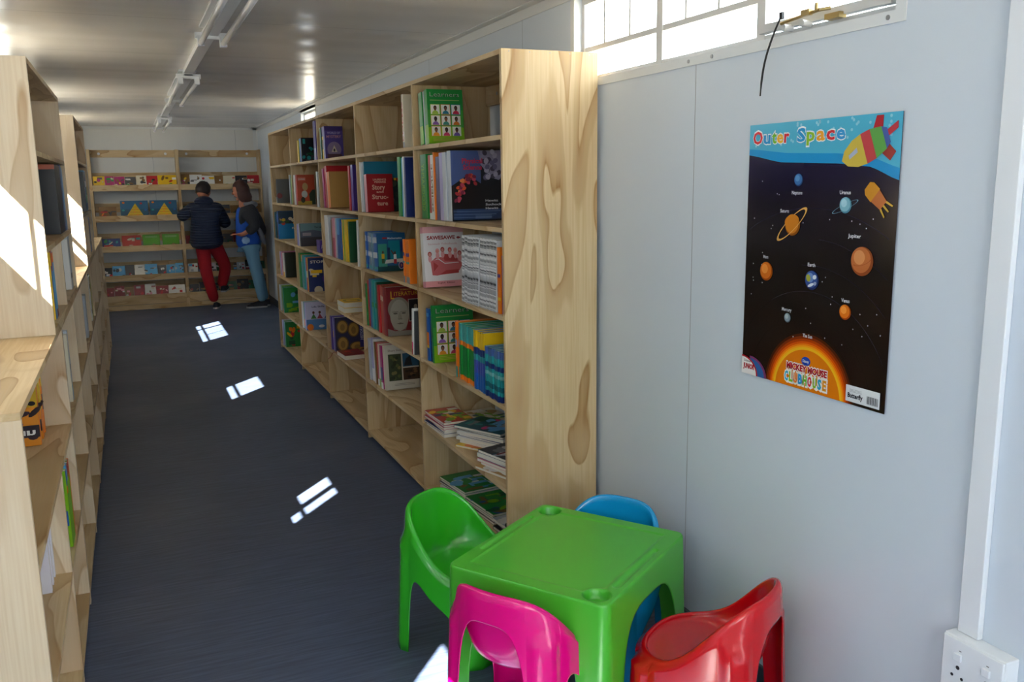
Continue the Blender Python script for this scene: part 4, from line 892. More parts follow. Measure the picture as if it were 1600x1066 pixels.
for k, p_ in enumerate(pts):
    w_ = .0032 if k < 11 else .0018
    vs_ += [(-.001, p_[1]-w_, p_[2]), (-.001, p_[1]+w_, p_[2]), (.001, p_[1]+w_, p_[2]), (.001, p_[1]-w_, p_[2])]
fs_ = [(4*k+i, 4*k+(i+1) % 4, 4*k+4+(i+1) % 4, 4*k+4+i) for k in range(12) for i in range(4)]
c_.add(vs_, fs_+[(0, 1, 2, 3), (51, 50, 49, 48)]); c_.box((-.004, -.006, -.012), (.004, .006, .006))
tag(c_.build('window_strap', M['dark'], loc=(XR-.03, 1.925, 1.962)), 'black strap hanging from the window stay above the poster', 'strap')

# ------------------------------------------------------------------ ceiling lights and trunking
def fitting(y0, y1, label):
    r = thing('tube_light', label, 'ceiling light', (.43, y0, HC), group='fluorescent fittings along the ceiling')
    L_ = y1-y0
    MB().box((-.03, 0, -.045), (.03, L_, 0)).build('fitting_body', M['plastic_white'], r, bevel=.003)
    MB().box((-.055, .02, -.012), (.055, L_-.02, 0)).build('base_plate', M['plastic_white'], r, bevel=.002)
    for yy in (0, L_-.02):
        MB().box((-.075, yy, -.06), (.075, yy+.02, -.03)).build('end_cap', M['plastic_white'], r, bevel=.002)
        for xx in (-.05, .05): MB().box((xx-.016, yy-.012, -.095), (xx+.016, yy+.022, -.045)).build('lamp_holder', M['plastic_white'], r, bevel=.003)
    for xx in (-.05, .05): MB().cyl((xx, .02, -.078), (xx, L_-.02, -.078), .013, n=16).build('tube', M['tube'], r, smooth=True)
M['tube'] = plain('unlit_tube', 'f1f2f2', .15)
fitting(2.75, 4.5, 'white twin-tube ceiling light nearest the camera')
fitting(6.15, 7.9, 'white twin-tube ceiling light halfway down the room')
fitting(9.95, 11.7, 'white twin-tube ceiling light farthest, by the end wall')
for k, (a, b) in enumerate(((Y0+.01, 2.748), (4.502, 6.13), (7.902, 9.93))):
    tag(MB().box((-.03, 0, -.03), (.03, b-a, 0)).build('ceiling_trunking', M['plastic_white'], loc=(.43, a, HC-.0005), bevel=.002), ['white ceiling trunking in front of the nearest light', 'white ceiling trunking between nearest and middle lights', 'white ceiling trunking between middle and farthest lights'][k], 'trunking', 'ceiling trunking lengths')

# ------------------------------------------------------------------ rack of picture books on the end wall
RX = [-.385, .624, 1.637]; RY = 11.94; RB = Y1-.002
rk = thing('display_rack', 'pine wall rack with five tiers of picture books on the end wall', 'rack', (RX[0], RY, 0)); RO = Vector((RX[0], RY, 0))
LZ = [1.487, 1.112, .737, .372, .115]
for x in RX:
    part('side_post', M['wood_panel'], (x-.018, RY, 0), (x+(.018 if x != RX[2] else .004), RB, 1.985), parent=rk, org=RO)
for i in (0, 1):
    a, b = RX[i]+.018, RX[i+1]-.018
    part('top_rail', M['wood_top'], (a, RB-.025, 1.895), (b, RB, 1.985), parent=rk, org=RO)
    for z in LZ:
        part('shelf', M['wood_top'], (a, RY+.02, z), (b, RB-.025, z+.016), parent=rk, org=RO)
        part('front_lip', M['wood_top'], (a, RY, z-.004), (b, RY+.018, z+.07), parent=rk, org=RO)
        part('back_rail', M['wood_top'], (a, RB-.022, z+.11), (b, RB, z+.22), parent=rk, org=RO)
    part('plinth', M['wood_top'], (a, RY+.004, 0.0), (b, RY+.02, .06), parent=rk, org=RO)
    part('plinth', M['wood_top'], (a, RY+.001, 0.065), (b, RY+.018, .11), parent=rk, org=RO)
for x in (-.27, .5, .75, 1.5): MB().cyl((x-RO.x, RB-.027-RY, 1.94), (x-RO.x, RB-.025-RY, 1.94), .016, n=14).build('fixing_washer', M['plastic_white'], rk)

def rack_book(x, z, w, h, col, art, label, group, dy=0):
    mb = MB(); th = .012; mb.box((0, 0, 0), (w, th, h), K(col)); fr = (Vector((0, -.0003, 0)), Vector((1, 0, 0)), Vector((0, 0, 1)), Vector((0, -1, 0)))
    if art: art(mb, fr, w, h)
    tag(mb.build('picture_book', M['print'], loc=(x, RY+.03+dy, z+.0188), rot=(-Lr(11), 0, 0)), label, 'book', group)
def pyramid(mb, fr, w, h):
    mb.rect(fr, 0, 0, w, h, hx('1c4f6b'), .5); mb.rect(fr, 0, h*.55, w, h, hx('235f86'), .8)
    mb.poly(fr, [(w*.12, 0), (w*.9, 0), (w*.54, h*.86)], hx('e0b81c'), 1.4)
    for k in range(5): mb.rect(fr, w*(.22+.055*k), h*(.1+.14*k), w*(.82-.05*k), h*(.12+.14*k), hx('c0701a'), 2)
    for u, v in ((.45, .1), (.6, .25), (.5, .4), (.35, .18), (.7, .1), (.55, .55)): mb.ell(fr, w*u, h*v, w*.03, h*.03, K('orange'), 2.4, 10)
    for u, v, c in ((.12, .9, 'orange'), (.75, .85, 'red'), (.1, .5, 'teal'), (.9, .5, 'blue')): mb.ell(fr, w*u, h*v, w*.05, h*.05, K(c), 2, 12)
def greenland(mb, fr, w, h):
    mb.rect(fr, 0, 0, w, h, hx('4f9a14'), .5); mb.rect(fr, w*.15, h*.78, w*.85, h*.9, hx('7fae6a'), 1); mb.ell(fr, w*.7, h*.2, w*.2, h*.12, hx('6a4524'), 1.5); mb.ell(fr, w*.62, h*.3, w*.08, h*.07, hx('9a7a4a'), 2)
TN = ['top tier', 'second tier', 'third tier', 'fourth tier', 'lowest tier']
pals = [['white', 'red', 'black', 'yellow', 'green', 'brown', 'cream', 'dark grey', 'magenta'], ['brown', 'orange', 'dark grey', 'red', 'black'], ['dark blue', 'red', 'teal', 'cream', 'green'], ['white', 'black', 'silver', 'red', 'light blue', 'dark grey'], ['red', 'cream', 'pink', 'dark red', 'white', 'brown']]
rr = random.Random(77)
CW = {'yellow': 'yellow', 'white': 'white'}
for half in (0, 1):
    for t in range(5):
        if half == 0 and t == 1:
            g = 'picture books, second tier, left half of rack'
            rack_book(RX[0]+.06, LZ[t], .2, .165, 'brown', rnd_art(61, pals[1], 9, border='brown'), 'small brown picture book left of the blue pyramid books', g)
            rack_book(RX[0]+.305, LZ[t], .32, .235, 'dark blue', pyramid, 'blue picture book with yellow pyramid, left one of two', g); rack_book(RX[0]+.645, LZ[t], .32, .235, 'dark blue', pyramid, 'blue picture book with yellow pyramid, right one beside rack post', g)
            continue
        if half == 0 and t == 2:
            g = 'picture books, third tier, left half of rack'
            rack_book(RX[0]+.06, LZ[t], .21, .15, 'purple', rnd_art(62, pals[2], 9, border='dark blue'), 'dark blue picture book left of the red one, third tier', g)
            rack_book(RX[0]+.29, LZ[t], .22, .18, 'red', rnd_art(63, ['teal', 'cream', 'grey'], 6, border='b02a1c'), 'red picture book left of the green ones, third tier', g)
            rack_book(RX[0]+.53, LZ[t], .2, .185, 'green', greenland, 'green picture book, left one of two on third tier', g); rack_book(RX[0]+.76, LZ[t], .2, .185, 'green', greenland, 'green picture book, right one beside rack post, third tier', g)
            continue
        x = RX[half]+.03; k = 0
        while x < RX[half+1]-.1:
            w = rr.choice([.105, .12, .13, .15]); hgt = rr.uniform(.15, .185)
            w = min(w, RX[half+1]-.022-x)
            if RX[half+1]-.022-x-w < .1: w = RX[half+1]-.022-x
            col = rr.choice(pals[t] if half == 0 else pals[t]+['dark green', 'brown'])
            if half == 1 and t in (1, 2, 4): col = rr.choice(['brown', 'dark green', 'dark grey', 'dark red', 'black'])
            pal = pals[t] if not (half == 1 and t in (1, 2, 4)) else ['brown', 'dark green', 'dark grey', 'dark red']
            rack_book(x, LZ[t], w-.004, hgt, col, rnd_art(rr.randrange(999), pal, 7), '%s picture book, %s from left, %s, %s half of end rack' % (col, ORD[k], TN[t], ('left', 'right')[half]), 'picture books, %s, %s half of rack' % (TN[t], ('left', 'right')[half]))
            x += w; k += 1

# ------------------------------------------------------------------ moulded plastic play furniture
def shell(rows, mat, parent, names, pick, solid=.0035):
    """one moulded sheet closed around its columns, given thickness, then divided into parts by pick(face centre) -> index of names"""
    nj = len(rows); ni = len(rows[0]); bm = bmesh.new(); bv = [bm.verts.new(p) for r in rows for p in r]
    for j in range(nj-1):
        for i in range(ni):
            i2 = (i+1) % ni
            try: bm.faces.new([bv[k] for k in (j*ni+i, j*ni+i2, (j+1)*ni+i2, (j+1)*ni+i)])
            except ValueError: pass
    bmesh.ops.remove_doubles(bm, verts=bm.verts, dist=.00005)
    bm.normal_update(); tot = 0
    for f in bm.faces:
        c = f.calc_center_median(); n_ = f.normal
        if abs(n_.z) < .6 and math.hypot(c.x, c.y) > .178: tot += (c.x*n_.x+c.y*n_.y)*f.calc_area()
    if tot < 0: bmesh.ops.reverse_faces(bm, faces=bm.faces)
    for f in bm.faces: f.smooth = True
    me = bpy.data.meshes.new('shell'); bm.to_mesh(me); bm.free()
    o = bpy.data.objects.new('shell', me); COL.objects.link(o)
    m_ = o.modifiers.new('solid', 'SOLIDIFY'); m_.thickness = solid; m_.offset = -1
    bpy.context.view_layer.update()
    full = bpy.data.meshes.new_from_object(o.evaluated_get(bpy.context.evaluated_depsgraph_get()))
    bpy.data.objects.remove(o); bpy.data.meshes.remove(me)
    groups = [[] for _ in names]
    for p in full.polygons: groups[pick(p.center)].append(tuple(p.vertices))
    co = [tuple(v.co) for v in full.vertices]; vn = [tuple(v.normal) for v in full.vertices]
    for nm, fs in zip(names, groups):
        used = sorted(set(i for f in fs for i in f)); mp = {u: k for k, u in enumerate(used)}
        m2 = bpy.data.meshes.new(nm); m2.from_pydata([co[u] for u in used], [], [[mp[i] for i in f] for f in fs])
        m2.polygons.foreach_set('use_smooth', [True]*len(m2.polygons)); m2.materials.append(mat); m2.update()
        m2.normals_split_custom_set_from_vertices([vn[u] for u in used])
        o2 = bpy.data.objects.new(nm, m2); COL.objects.link(o2); o2.parent = parent
    bpy.data.meshes.remove(full)
def sq(phi, r, p):     # superellipse radius
    c, s_ = abs(math.cos(phi)), abs(math.sin(phi)); return r/((c**p+s_**p)**(1/p))
def chair(loc, rz, mat, label):
    root = thing('toddler_chair', label, 'chair', loc, (0, 0, rz), 'moulded plastic toddler chairs round the green table')
    # phi=0 is the back (-x side), phi=180 the open front (+x)
    arches = [(0, 34, .36, .082), (90, 29, .21, .10), (180, 30, .17, .07), (270, 29, .21, .10)]
    phis = []
    legs = []
    cen = [0, 90, 180, 270]; hw = [34, 29, 30, 29]
    for k in range(4):
        n = 26
        for i in range(n+1):
            s_ = math.sin((i/n-.5)*math.pi); phis.append(cen[k]+hw[k]*s_)
        a = cen[k]+hw[k]; b = (cen[(k+1) % 4]-hw[(k+1) % 4]) % 360; b = b if b > a else b+360
        m = 8
        for i in range(1, m): phis.append(a+(b-a)*i/m)
    phis = sorted(set(round(x % 360, 4) for x in phis))
    def rim(ph):
        c = (1+math.cos(math.radians(ph)))/2
        return .285+.202*(c*c*(3-2*c))**2.1
    def low(ph):
        for k in range(4):
            d = ((ph-cen[k]+180) % 360)-180
            if abs(d) <= hw[k]+1e-6:
                s_ = min(1, abs(d)/hw[k]); band = arches[k][3]
                top = rim(ph)-band if k != 2 else .185
                top = min(top, rim(cen[k])-band)
                if k in (1, 3): top = min(rim(ph)-.115, .30)
                return max(0, top*(1-s_**4)**(1/3.2))
        return 0.
    def legness(ph):
        best = 0
        for lc in (47, 135-3, 225+3, 313):
            d = abs(((ph-lc+180) % 360)-180); best = max(best, 1-d/13)
        return max(0, best)
    rows = []
    NI = len(phis)
    # inner bowl from centre of seat outwards, rim, outer wall downwards
    def ring(fr_, fz, p):
        out = []
        for ph in phis:
            a = math.radians(ph); r_ = sq(a, fr_(ph), p); out.append((-r_*math.cos(a), r_*math.sin(a), fz(ph)))
        return out
    ZS = .262
    for q in (.0005, .03, .06, .09, .115): rows.append(ring(lambda ph, q=q: q, lambda ph, q=q: ZS-.004+.02*(q/.13)**2*.4, 2.3))
    for t in (.0, .12, .28, .45, .62, .8, .93, 1.0):
        def rr_(ph, t=t): return .128+.034*math.sin(t*math.pi/2)**.8*(1 if True else 0)
        def zz_(ph, t=t): return ZS+.004+(rim(ph)-.006-ZS-.004)*t**1.35
        rows.append(ring(rr_, zz_, 2.35))
    for (dr_, dz_) in ((.165, .0), (.172, -.001), (.177, -.007), (.179, -.014)): rows.append(ring(lambda ph, d=dr_: d, lambda ph, d=dz_: rim(ph)+d, 2.4))
    n_top = len(rows)-1
    NO = 16
    for j in range(1, NO+1):
        t = j/NO
        def zz_(ph, t=t): return (rim(ph)-.014)*(1-t)+low(ph)*t
        def rr_(ph, t=t):
            z = zz_(ph, t); e = .179+.025*(1-z/.5)
            b = legness(ph)
            if b > 0: e += .014*min(1, b*2.2)*min(1, max(0, (.40-z)/.03))
            return e
        rows.append(ring(rr_, zz_, 2.4))
    # thickness is given by an inner return on the skirt (solidify)
    shell(rows, mat, root, ['seat_shell', 'leg', 'leg', 'leg', 'leg'], lambda c: 0 if c.z > .165 else 1+(c.x > 0)*2+(c.y > 0))
    return root
def facing(dx, dy): return math.atan2(dy, dx)
TU = Vector((.79, .613)); TV = Vector((.613, -.79)); TC = Vector((1.1355, 2.204))

def table():
    rz = math.atan2(TU.y, TU.x)-math.radians(3.2); KX, KY = .275/.265, .25/.265
    root = thing('play_table', 'green plastic toddler table with two round cup recesses', 'table', (TC.x, TC.y, 0), (0, 0, rz))
    S = .265; Hh = .455
    # local x = TU (towards the far corner side), local y = -TV
    n = 190; rc = .022
    def ht(x, y):
        z = 0.
        def dip(d, w): return 1/(1+math.exp(max(-40, min(40, d/w))))
        # raised border, work area slightly lower
        inner = max(abs(x)-.232, abs(y)-.205)
        z -= .003*dip(inner, .0012)
        for (cx, cy) in ((.232, .203), (-.232, -.203)):
            d = math.hypot(x-cx, y-cy)-.035; z -= .030*dip(d, .0011)
            z += .0032*dip(math.hypot(x-cx, y-cy)-.041, .001)*(1-dip(inner-.002, .001)*0)*dip(inner, .0012)
        for (x0, x1, cy) in ((-.16, .11, -.227), (-.13, .15, .227)):
            dx_ = max(x0-x, x-x1, 0); d = math.hypot(dx_, y-cy)-.008; z -= .006*dip(d, .0011)
        edge = max(abs(x), abs(y)) - .262
        return z
    vs = []; idx = {}
    for j in range(n+1):
        for i in range(n+1):
            a, b = (2*i/n-1), (2*j/n-1)
            x, y = a*S, b*S
            # round the corners
            ex, ey = abs(x)-(S-rc), abs(y)-(S-rc)
            if ex > 0 and ey > 0:
                m = max(ex, ey); d = math.hypot(ex, ey); kx = ex*m/d; ky = ey*m/d
                x = math.copysign(S-rc+kx, x); y = math.copysign(S-rc+ky, y)
            idx[i, j] = len(vs); x *= KX; y *= KY; vs.append((x, y, Hh+ht(x, y)))
    fs = [(idx[i, j], idx[i+1, j], idx[i+1, j+1], idx[i, j+1]) for j in range(n) for i in range(n)]
    mb = MB(); mb.add(vs, fs); mb.build('tabletop', M['green_table'], root, smooth=True)
    # perimeter skirt
    per = []
    hwA = .192   # arch half width along the side
    for side in range(4):
        a = side*math.pi/2
        c, s_ = round(math.cos(a)), round(math.sin(a))
        L0 = S-rc
        ts = [-L0, -(L0+hwA)/2]+[hwA*math.sin((i/30-.5)*math.pi) for i in range(31)]+[(L0+hwA)/2, L0]
        for t in ts: per.append((S*c-t*s_, S*s_+t*c, t, side, (c, s_)))
        for i in range(1, 8):
            b = a+math.pi/2*i/8; cc_, ss_ = math.cos(b), math.sin(b)
            ox = (S-rc)*(c-s_); oy = (S-rc)*(s_+c)
            per.append((ox+rc*cc_, oy+rc*ss_, 9, side, (cc_, ss_)))
    per = [(p[0]*KX, p[1]*KY)+p[2:] for p in per]
    rows = []
    def lowz(t): return 0 if abs(t) >= hwA else max(0, .372*(1-(abs(t)/hwA)**3.6)**(1/3.0))
    prof = [(0, 0), (.003, -.0012), (.0055, -.004), (.0068, -.009)]
    for (o_, dz) in prof: rows.append([(p[0]+p[4][0]*o_, p[1]+p[4][1]*o_, Hh+dz) for p in per])
    NO = 14
    for j in range(1, NO+1):
        t_ = j/NO; r_ = []
        for p in per:
            z = (Hh-.009)*(1-t_)+lowz(p[2])*t_; o_ = .0068+.016*(1-z/Hh)
            r_.append((p[0]+p[4][0]*o_, p[1]+p[4][1]*o_, z))
        rows.append(r_)
    shell(rows, M['green_table'], root, ['apron', 'leg', 'leg', 'leg', 'leg'], lambda c: 0 if c.z > .27 else 1+(c.x > 0)*2+(c.y > 0))
table()
def at_table(u, v, out=0): return
# chairs: centre position and facing direction
chair((.945, 2.632, 0), facing(.58, -.81), M['green_plastic'], 'green plastic toddler chair by the tall bookcase end')
chair((.922, 2.068, 0), facing(.84, .54), M['pink_plastic'], 'bright pink plastic toddler chair with its back to the camera')
chair((1.362, 1.818, 0), facing(-.52, .86), M['red_plastic'], 'red plastic toddler chair at the table against the wall')
chair((1.318, 2.342, 0), facing(-.84, -.54), M['blue_plastic'], 'blue plastic toddler chair behind the green table')

# ------------------------------------------------------------------ people
def skin_mesh(name, verts, edges, mat, parent, root=0, sub=2):
    """verts: (x,y,z,r) or (x,y,z,rx,ry)"""
    me = bpy.data.meshes.new(name); me.from_pydata([v[:3] for v in verts], edges, []); o = bpy.data.objects.new(name, me); COL.objects.link(o)
    md = o.modifiers.new('skin', 'SKIN'); md.use_smooth_shade = True
    for i, v in enumerate(verts):
        sv = me.skin_vertices[0].data[i]; sv.radius = (v[3], v[4] if len(v) > 4 else v[3]); sv.use_root = (i == root)
    sb = o.modifiers.new('sub', 'SUBSURF'); sb.levels = sub; sb.render_levels = sub
    bpy.context.view_layer.update()
    ev = o.evaluated_get(bpy.context.evaluated_depsgraph_get()); m2 = bpy.data.meshes.new_from_object(ev)
    bpy.data.objects.remove(o); bpy.data.meshes.remove(me)
    m2.materials.clear(); m2.materials.append(mat); m2.name = name
    m2.polygons.foreach_set('use_smooth', [True]*len(m2.polygons))
    o2 = bpy.data.objects.new(name, m2); COL.objects.link(o2); o2.parent = parent
    return o2
M['skin'] = plain('skin', 'b8765a', .55)
M['hair_dark'] = plain('dark_brown_hair', '2e211a', .6, bump=.6, bscale=180)
M['hair_red'] = plain('reddish_brown_hair', '45231a', .55, bump=.6, bscale=180)
M['denim'] = plain('light_denim', '5f8ba8', .8, bump=.4, bscale=400)
M['red_cloth'] = plain('red_trousers', 'a80f1e', .8, bump=.3, bscale=300)
M['blue_shirt'] = plain('blue_shirt', '1552b8', .75)
M['grey_cloth'] = plain('dark_grey_cloth', '2f2f33', .85)
M['hood_cloth'] = plain('mid_grey_cloth', '77767c', .85)
M['shoe'] = plain('dark_shoe', '191b24', .6); M['sole'] = plain('pale_sole', 'a8a8a8', .6); M['lblue'] = plain('pale_blue_cloth', '8fb4dd', .8)
def puffer():
    m, nt, b = new_mat('navy_padded_jacket'); L = nt.links.new; N = nt.nodes.new
    setp(b, Base_Color=hx('18243f'), Roughness=.5)
    g = N('ShaderNodeNewGeometry'); sp = N('ShaderNodeSeparateXYZ'); L(g.outputs['Position'], sp.inputs[0])
    mu = N('ShaderNodeMath'); mu.operation = 'MULTIPLY'; mu.inputs[1].default_value = math.pi/.032; L(sp.outputs[2], mu.inputs[0])
    sn = N('ShaderNodeMath'); sn.operation = 'SINE'; L(mu.outputs[0], sn.inputs[0]); ab = N('ShaderNodeMath'); ab.operation = 'ABSOLUTE'; L(sn.outputs[0], ab.inputs[0])
    bp = N('ShaderNodeBump'); bp.inputs['Distance'].default_value = .012; L(ab.outputs[0], bp.inputs['Height']); L(bp.outputs[0], b.inputs['Normal'])
    return m
M['puffer'] = puffer()
def hand(V, E, base, w, d, side, up):
    """append palm + five fingers starting at vertex index base (wrist position w, direction d)"""
    w = Vector(w); d = Vector(d).normalized(); up = Vector(up).normalized(); s_ = d.cross(up).normalized()*side
    p = w+d*.045; V.append((*p, .026, .014)); pi = len(V)-1; E.append((base, pi))
    for k, (o, L_) in enumerate(((-.021, .055), (-.007, .066), (.007, .062), (.021, .05))):
        a = p+s_*o+d*.03; b_ = a+d*L_*.5-up*.006; c = a+d*L_-up*.022
        for q, r_ in ((a, .0075), (b_, .007), (c, .006)): V.append((*q, r_))
        n = len(V); E += [(pi, n-3), (n-3, n-2), (n-2, n-1)]
    a = p-s_*.028-d*.012; b_ = a-s_*.018+d*.026; V.append((*a, .009)); V.append((*b_, .008)); n = len(V); E += [(pi, n-2), (n-2, n-1)]
def shoe(parent, loc, rz, pitch=0):
    r = T(loc, rx=pitch, rz=rz)
    mb = MB(r); L = .25
    outline = [(-.035, 0), (-.04, .06), (-.046, .15), (-.04, .22), (-.015, .25), (.02, .245), (.042, .2), (.042, .12), (.035, .05), (.03, 0), (0, -.012)]
    n = len(outline)
    def lay(z, k, y0=0): return [(x*k, y0+y*(k if k < 1 else 1), z) for x, y in outline]
    vs = lay(0, 1)+lay(.02, 1); mb.add(vs, [(i, (i+1) % n, (i+1) % n+n, i+n) for i in range(n)]+[tuple(range(n))[::-1], tuple(range(n, 2*n))])
    mb.build('sole', M['sole'], parent)
    mb = MB(r); hts = [.075, .07, .055, .045, .038, .038, .045, .062, .072, .08, .085]
    vs = lay(.02, .98)+[(x*.72, y*.93+.004, h_) for (x, y), h_ in zip(outline, hts)]
    c = len(vs); vs.append((0, .1, .075))
    mb.add(vs, [(i, (i+1) % n, (i+1) % n+n, i+n) for i in range(n)]+[(i+n, (i+1) % n+n, c) for i in range(n)])
    mb.build('shoe', M['shoe'], parent, smooth=True)
def head(parent, c, hairmat, yaw, tilt=0, long_hair=False):
    """head mesh pieces placed at c (centre); face looks along local +y"""
    return
def ellipsoid(mb, c, r, n=20, m=12, fn=None, rot=None):
    vs = []; 
    for j in range(m+1):
        th = math.pi*j/m
        for i in range(n):
            ph = 2*math.pi*i/n; v = Vector((math.sin(th)*math.cos(ph), math.sin(th)*math.sin(ph), math.cos(th)))
            k = fn(v) if fn else 1
            v = Vector((v.x*r[0]*k, v.y*r[1]*k, v.z*r[2]*k))
            if rot: v = rot @ v
            vs.append(tuple(Vector(c)+v))
    fs = [(j*n+i, (j+1)*n+i, (j+1)*n+(i+1) % n, j*n+(i+1) % n) for j in range(m) for i in range(n)]
    mb.add(vs, fs)
def join_head(body, c, yaw, tilt):
    """face features joined into the continuous body mesh as one head surface"""
    R = Matrix.Rotation(yaw, 3, 'Z') @ Matrix.Rotation(tilt, 3, 'X')
    mb = MB()
    def fn(v):   # skull with brow, cheeks, chin
        k = 1.0
        if v.y > .2 and v.z < 0: k *= 1-.10*abs(v.x)*(-v.z)*2
        if v.z < -.5: k *= 1-.12*(-v.z-.5)
        return k
    ellipsoid(mb, c, (.074, .093, .108), 24, 16, fn, R)
    def loc(x, y, z): return tuple(Vector(c)+R @ Vector((x, y, z)))
    ellipsoid(mb, loc(0, .096, -.012), (.011, .016, .02), 10, 8, None, R)        # nose
    ellipsoid(mb, loc(0, .083, -.052), (.024, .01, .007), 10, 6, None, R)        # lips
    for s_ in (-1, 1): ellipsoid(mb, loc(.075*s_, -.002, -.008), (.009, .018, .03), 10, 8, None, R)   # ears
    ellipsoid(mb, loc(0, .06, -.09), (.028, .024, .02), 12, 8, None, R)          # chin
    bm = bmesh.new(); bm.from_mesh(body.data)
    n0 = len(bm.verts); vs = [bm.verts.new(v) for v in mb.v]
    for f in mb.f:
        try: fc = bm.faces.new([vs[i] for i in f]); fc.smooth = True
        except ValueError: pass
    bmesh.ops.remove_doubles(bm, verts=vs, dist=.0001); bm.to_mesh(body.data); bm.free()
    eyes = MB()
    for s_ in (-1, 1): ellipsoid(eyes, loc(.03*s_, .083, .008), (.012, .008, .008), 10, 8, None, R)
    return eyes, R

# person at the left: navy padded jacket, red trousers, back to us
p1 = thing('person', 'person in navy padded jacket and red trousers browsing the end rack, back turned', 'person', (.9, 11.55, 0))
V = [(-.02, .0, .93, .13, .10), (-.03, .01, 1.08, .12, .09), (-.02, .02, 1.22, .14, .09), (-.03, .03, 1.32, .06), (-.03, .045, 1.40, .05),
     (-.10, 0, .86, .08), (-.06, .0, .48, .058), (.02, .04, .09, .04), (.07, 0, .86, .08), (.19, .12, .52, .058), (.12, .22, .21, .04),
     (-.16, .02, 1.27, .05), (-.27, .03, 1.15, .042), (-.235, .25, 1.235, .03), (.12, .02, 1.26, .05), (.21, .06, 1.05, .042), (.12, .24, 1.12, .03)]
E_ = [(0, 1), (1, 2), (2, 3), (3, 4), (0, 5), (5, 6), (6, 7), (0, 8), (8, 9), (9, 10), (2, 11), (11, 12), (12, 13), (2, 14), (14, 15), (15, 16)]
hand(V, E_, 13, V[13][:3], (.2, 1, 0), 1, (0, 0, 1)); hand(V, E_, 16, V[16][:3], (-.1, 1, 0), -1, (0, 0, 1))
body = skin_mesh('body', V, E_, M['skin'], p1)
hc = (-.015, .06, 1.465)
eyes, R = join_head(body, hc, Lr(-38), Lr(-22))
eyes.build('eyes', M['dark'], p1, smooth=True)
def hairpiece(parent, c, R, mat, long_):
    mb = MB()
    def fn(v):
        if v.y > .35 and v.z < .45: return .72 if v.y > .5 else .9
        if v.z < -.55 and not long_: return .85
        return 1+.05*math.sin(v.x*13+v.z*7)*math.cos(v.y*11+v.z*9)
    cc = Vector(c)+R @ Vector((0, -.012, .014))
    ellipsoid(mb, cc, (.088, .104, .112 if not long_ else .118), 26, 18, fn, R)
    if long_:
        ellipsoid(mb, Vector(c)+R @ Vector((0, -.055, -.075)), (.085, .062, .105), 22, 14, lambda v: 1+.05*math.sin(v.x*23+v.z*9), R)
        for s_ in (-1, 1): ellipsoid(mb, Vector(c)+R @ Vector((.066*s_, -.012, -.055)), (.026, .05, .09), 14, 10, None, R)
    return mb.build('hair', mat, parent, smooth=True)
hairpiece(p1, hc, R, M['hair_dark'], False)
V = [(-.02, .0, .735, .34, .24), (-.03, .0, .92, .31, .21), (-.03, .01, 1.08, .25, .18), (-.02, .02, 1.22, .19, .15), (-.03, .03, 1.335, .085, .075),
     (-.18, .02, 1.25, .085), (-.31, .04, 1.15, .07), (-.25, .22, 1.225, .052), (.14, .02, 1.24, .085), (.235, .07, 1.04, .07), (.14, .22, 1.11, .052)]
jk = skin_mesh('padded_jacket', V, [(0, 1), (1, 2), (2, 3), (3, 4), (3, 5), (5, 6), (6, 7), (3, 8), (8, 9), (9, 10)], M['puffer'], p1)
mb = MB(); ellipsoid(mb, (-.03, -.045, 1.335), (.115, .075, .075), 20, 12); mb.build('hood', M['puffer'], jk, smooth=True)
V = [(-.02, 0, .93, .13, .12), (-.08, 0, .80, .105, .10), (-.065, .0, .48, .078), (.02, .04, .075, .066), (.06, .01, .80, .10, .10), (.19, .12, .52, .08), (.125, .20, .25, .064)]
skin_mesh('trousers', V, [(0, 1), (1, 2), (2, 3), (0, 4), (4, 5), (5, 6)], M['red_cloth'], p1)
shoe(p1, (.02, -.01, 0), Lr(-12)); shoe(p1, (.135, .10, .193), Lr(-15), Lr(4))

# second person, profile to the left
p2 = thing('person', 'person with reddish brown hair, blue shirt, grey jacket and light jeans by the rack', 'person', (1.36, 11.45, 0))
V = [(.0, .0, .90, .085, .075), (-.01, .0, 1.05, .08, .07), (-.02, .0, 1.22, .09, .075), (-.035, .0, 1.31, .05), (-.045, .0, 1.38, .045),
     (.02, -.07, .82, .07), (.06, -.06, .46, .052), (.12, -.06, .08, .038), (.02, .07, .82, .07), (.10, .07, .46, .052), (.17, .07, .08, .038),
     (.0, -.14, 1.20, .035), (.06, -.19, 1.02, .034), (-.09, -.17, .93, .028), (-.02, .16, 1.22, .045), (.0, .22, 1.0, .036), (-.07, .30, 1.08, .028)]
E_ = [(0, 1), (1, 2), (2, 3), (3, 4), (0, 5), (5, 6), (6, 7), (0, 8), (8, 9), (9, 10), (2, 11), (11, 12), (12, 13), (2, 14), (14, 15), (15, 16)]
hand(V, E_, 13, V[13][:3], (-1, .15, .15), 1, (0, 0, 1)); hand(V, E_, 16, V[16][:3], (-.2, 1, .2), -1, (0, 0, 1))
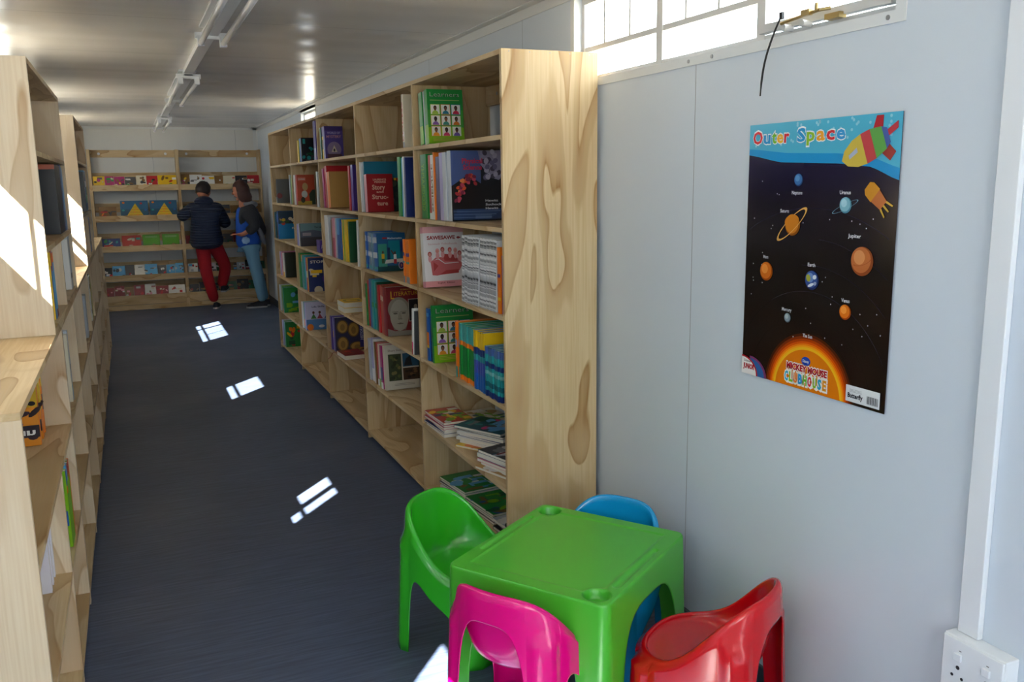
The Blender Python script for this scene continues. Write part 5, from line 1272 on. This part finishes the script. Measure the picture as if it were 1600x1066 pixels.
body = skin_mesh('body', V, E_, M['skin'], p2)
hc = (-.055, .0, 1.465)
eyes, R = join_head(body, hc, Lr(72), Lr(-12))
eyes.build('eyes', M['dark'], p2, smooth=True)
hairpiece(p2, hc, R, M['hair_red'], True)
V = [(.0, 0, .73, .16, .17), (-.005, 0, .90, .15, .16), (-.02, 0, 1.06, .125, .13), (-.025, 0, 1.2, .12, .12), (-.035, 0, 1.29, .065)]
st = skin_mesh('blue_shirt', V, [(0, 1), (1, 2), (2, 3), (3, 4)], M['blue_shirt'], p2)
V = [(.08, .0, .84, .09, .19), (.05, .0, 1.02, .10, .19), (.02, .0, 1.2, .13, .18), (-.01, 0, 1.27, .09, .1), (.01, -.15, 1.215, .10), (.075, -.19, 1.03, .078), (-.035, -.185, .955, .055), (-.01, .15, 1.215, .10), (.0, .21, 1.02, .06), (-.06, .27, 1.07, .044)]
jk = skin_mesh('grey_jacket', V, [(0, 1), (1, 2), (2, 3), (2, 4), (4, 5), (5, 6), (2, 7), (7, 8), (8, 9)], M['grey_cloth'], p2)
mb = MB(); ellipsoid(mb, (.045, 0, 1.295), (.10, .115, .05), 20, 12); mb.build('hood', M['hood_cloth'], jk, smooth=True)
mb = MB(); ellipsoid(mb, (.15, -.02, .93), (.035, .10, .15), 16, 12, None, Matrix.Rotation(-.35, 3, 'Y')); mb.build('jacket_tail', M['hood_cloth'], jk, smooth=True)
mb = MB(); ellipsoid(mb, (-.05, -.145, .86), (.05, .02, .045), 14, 10, lambda v: 1+.1*math.sin(v.x*9)); mb.build('shirt_print', M['lblue'], st, smooth=True)
V = [(.0, 0, .90, .14, .14), (.02, -.07, .76, .1), (.06, -.06, .46, .07), (.12, -.06, .07, .056), (.02, .07, .76, .088), (.10, .07, .46, .07), (.17, .07, .07, .056)]
skin_mesh('jeans', V, [(0, 1), (1, 2), (2, 3), (0, 4), (4, 5), (5, 6)], M['denim'], p2)
shoe(p2, (.165, -.06, 0), Lr(85)); shoe(p2, (.22, .07, 0), Lr(80))
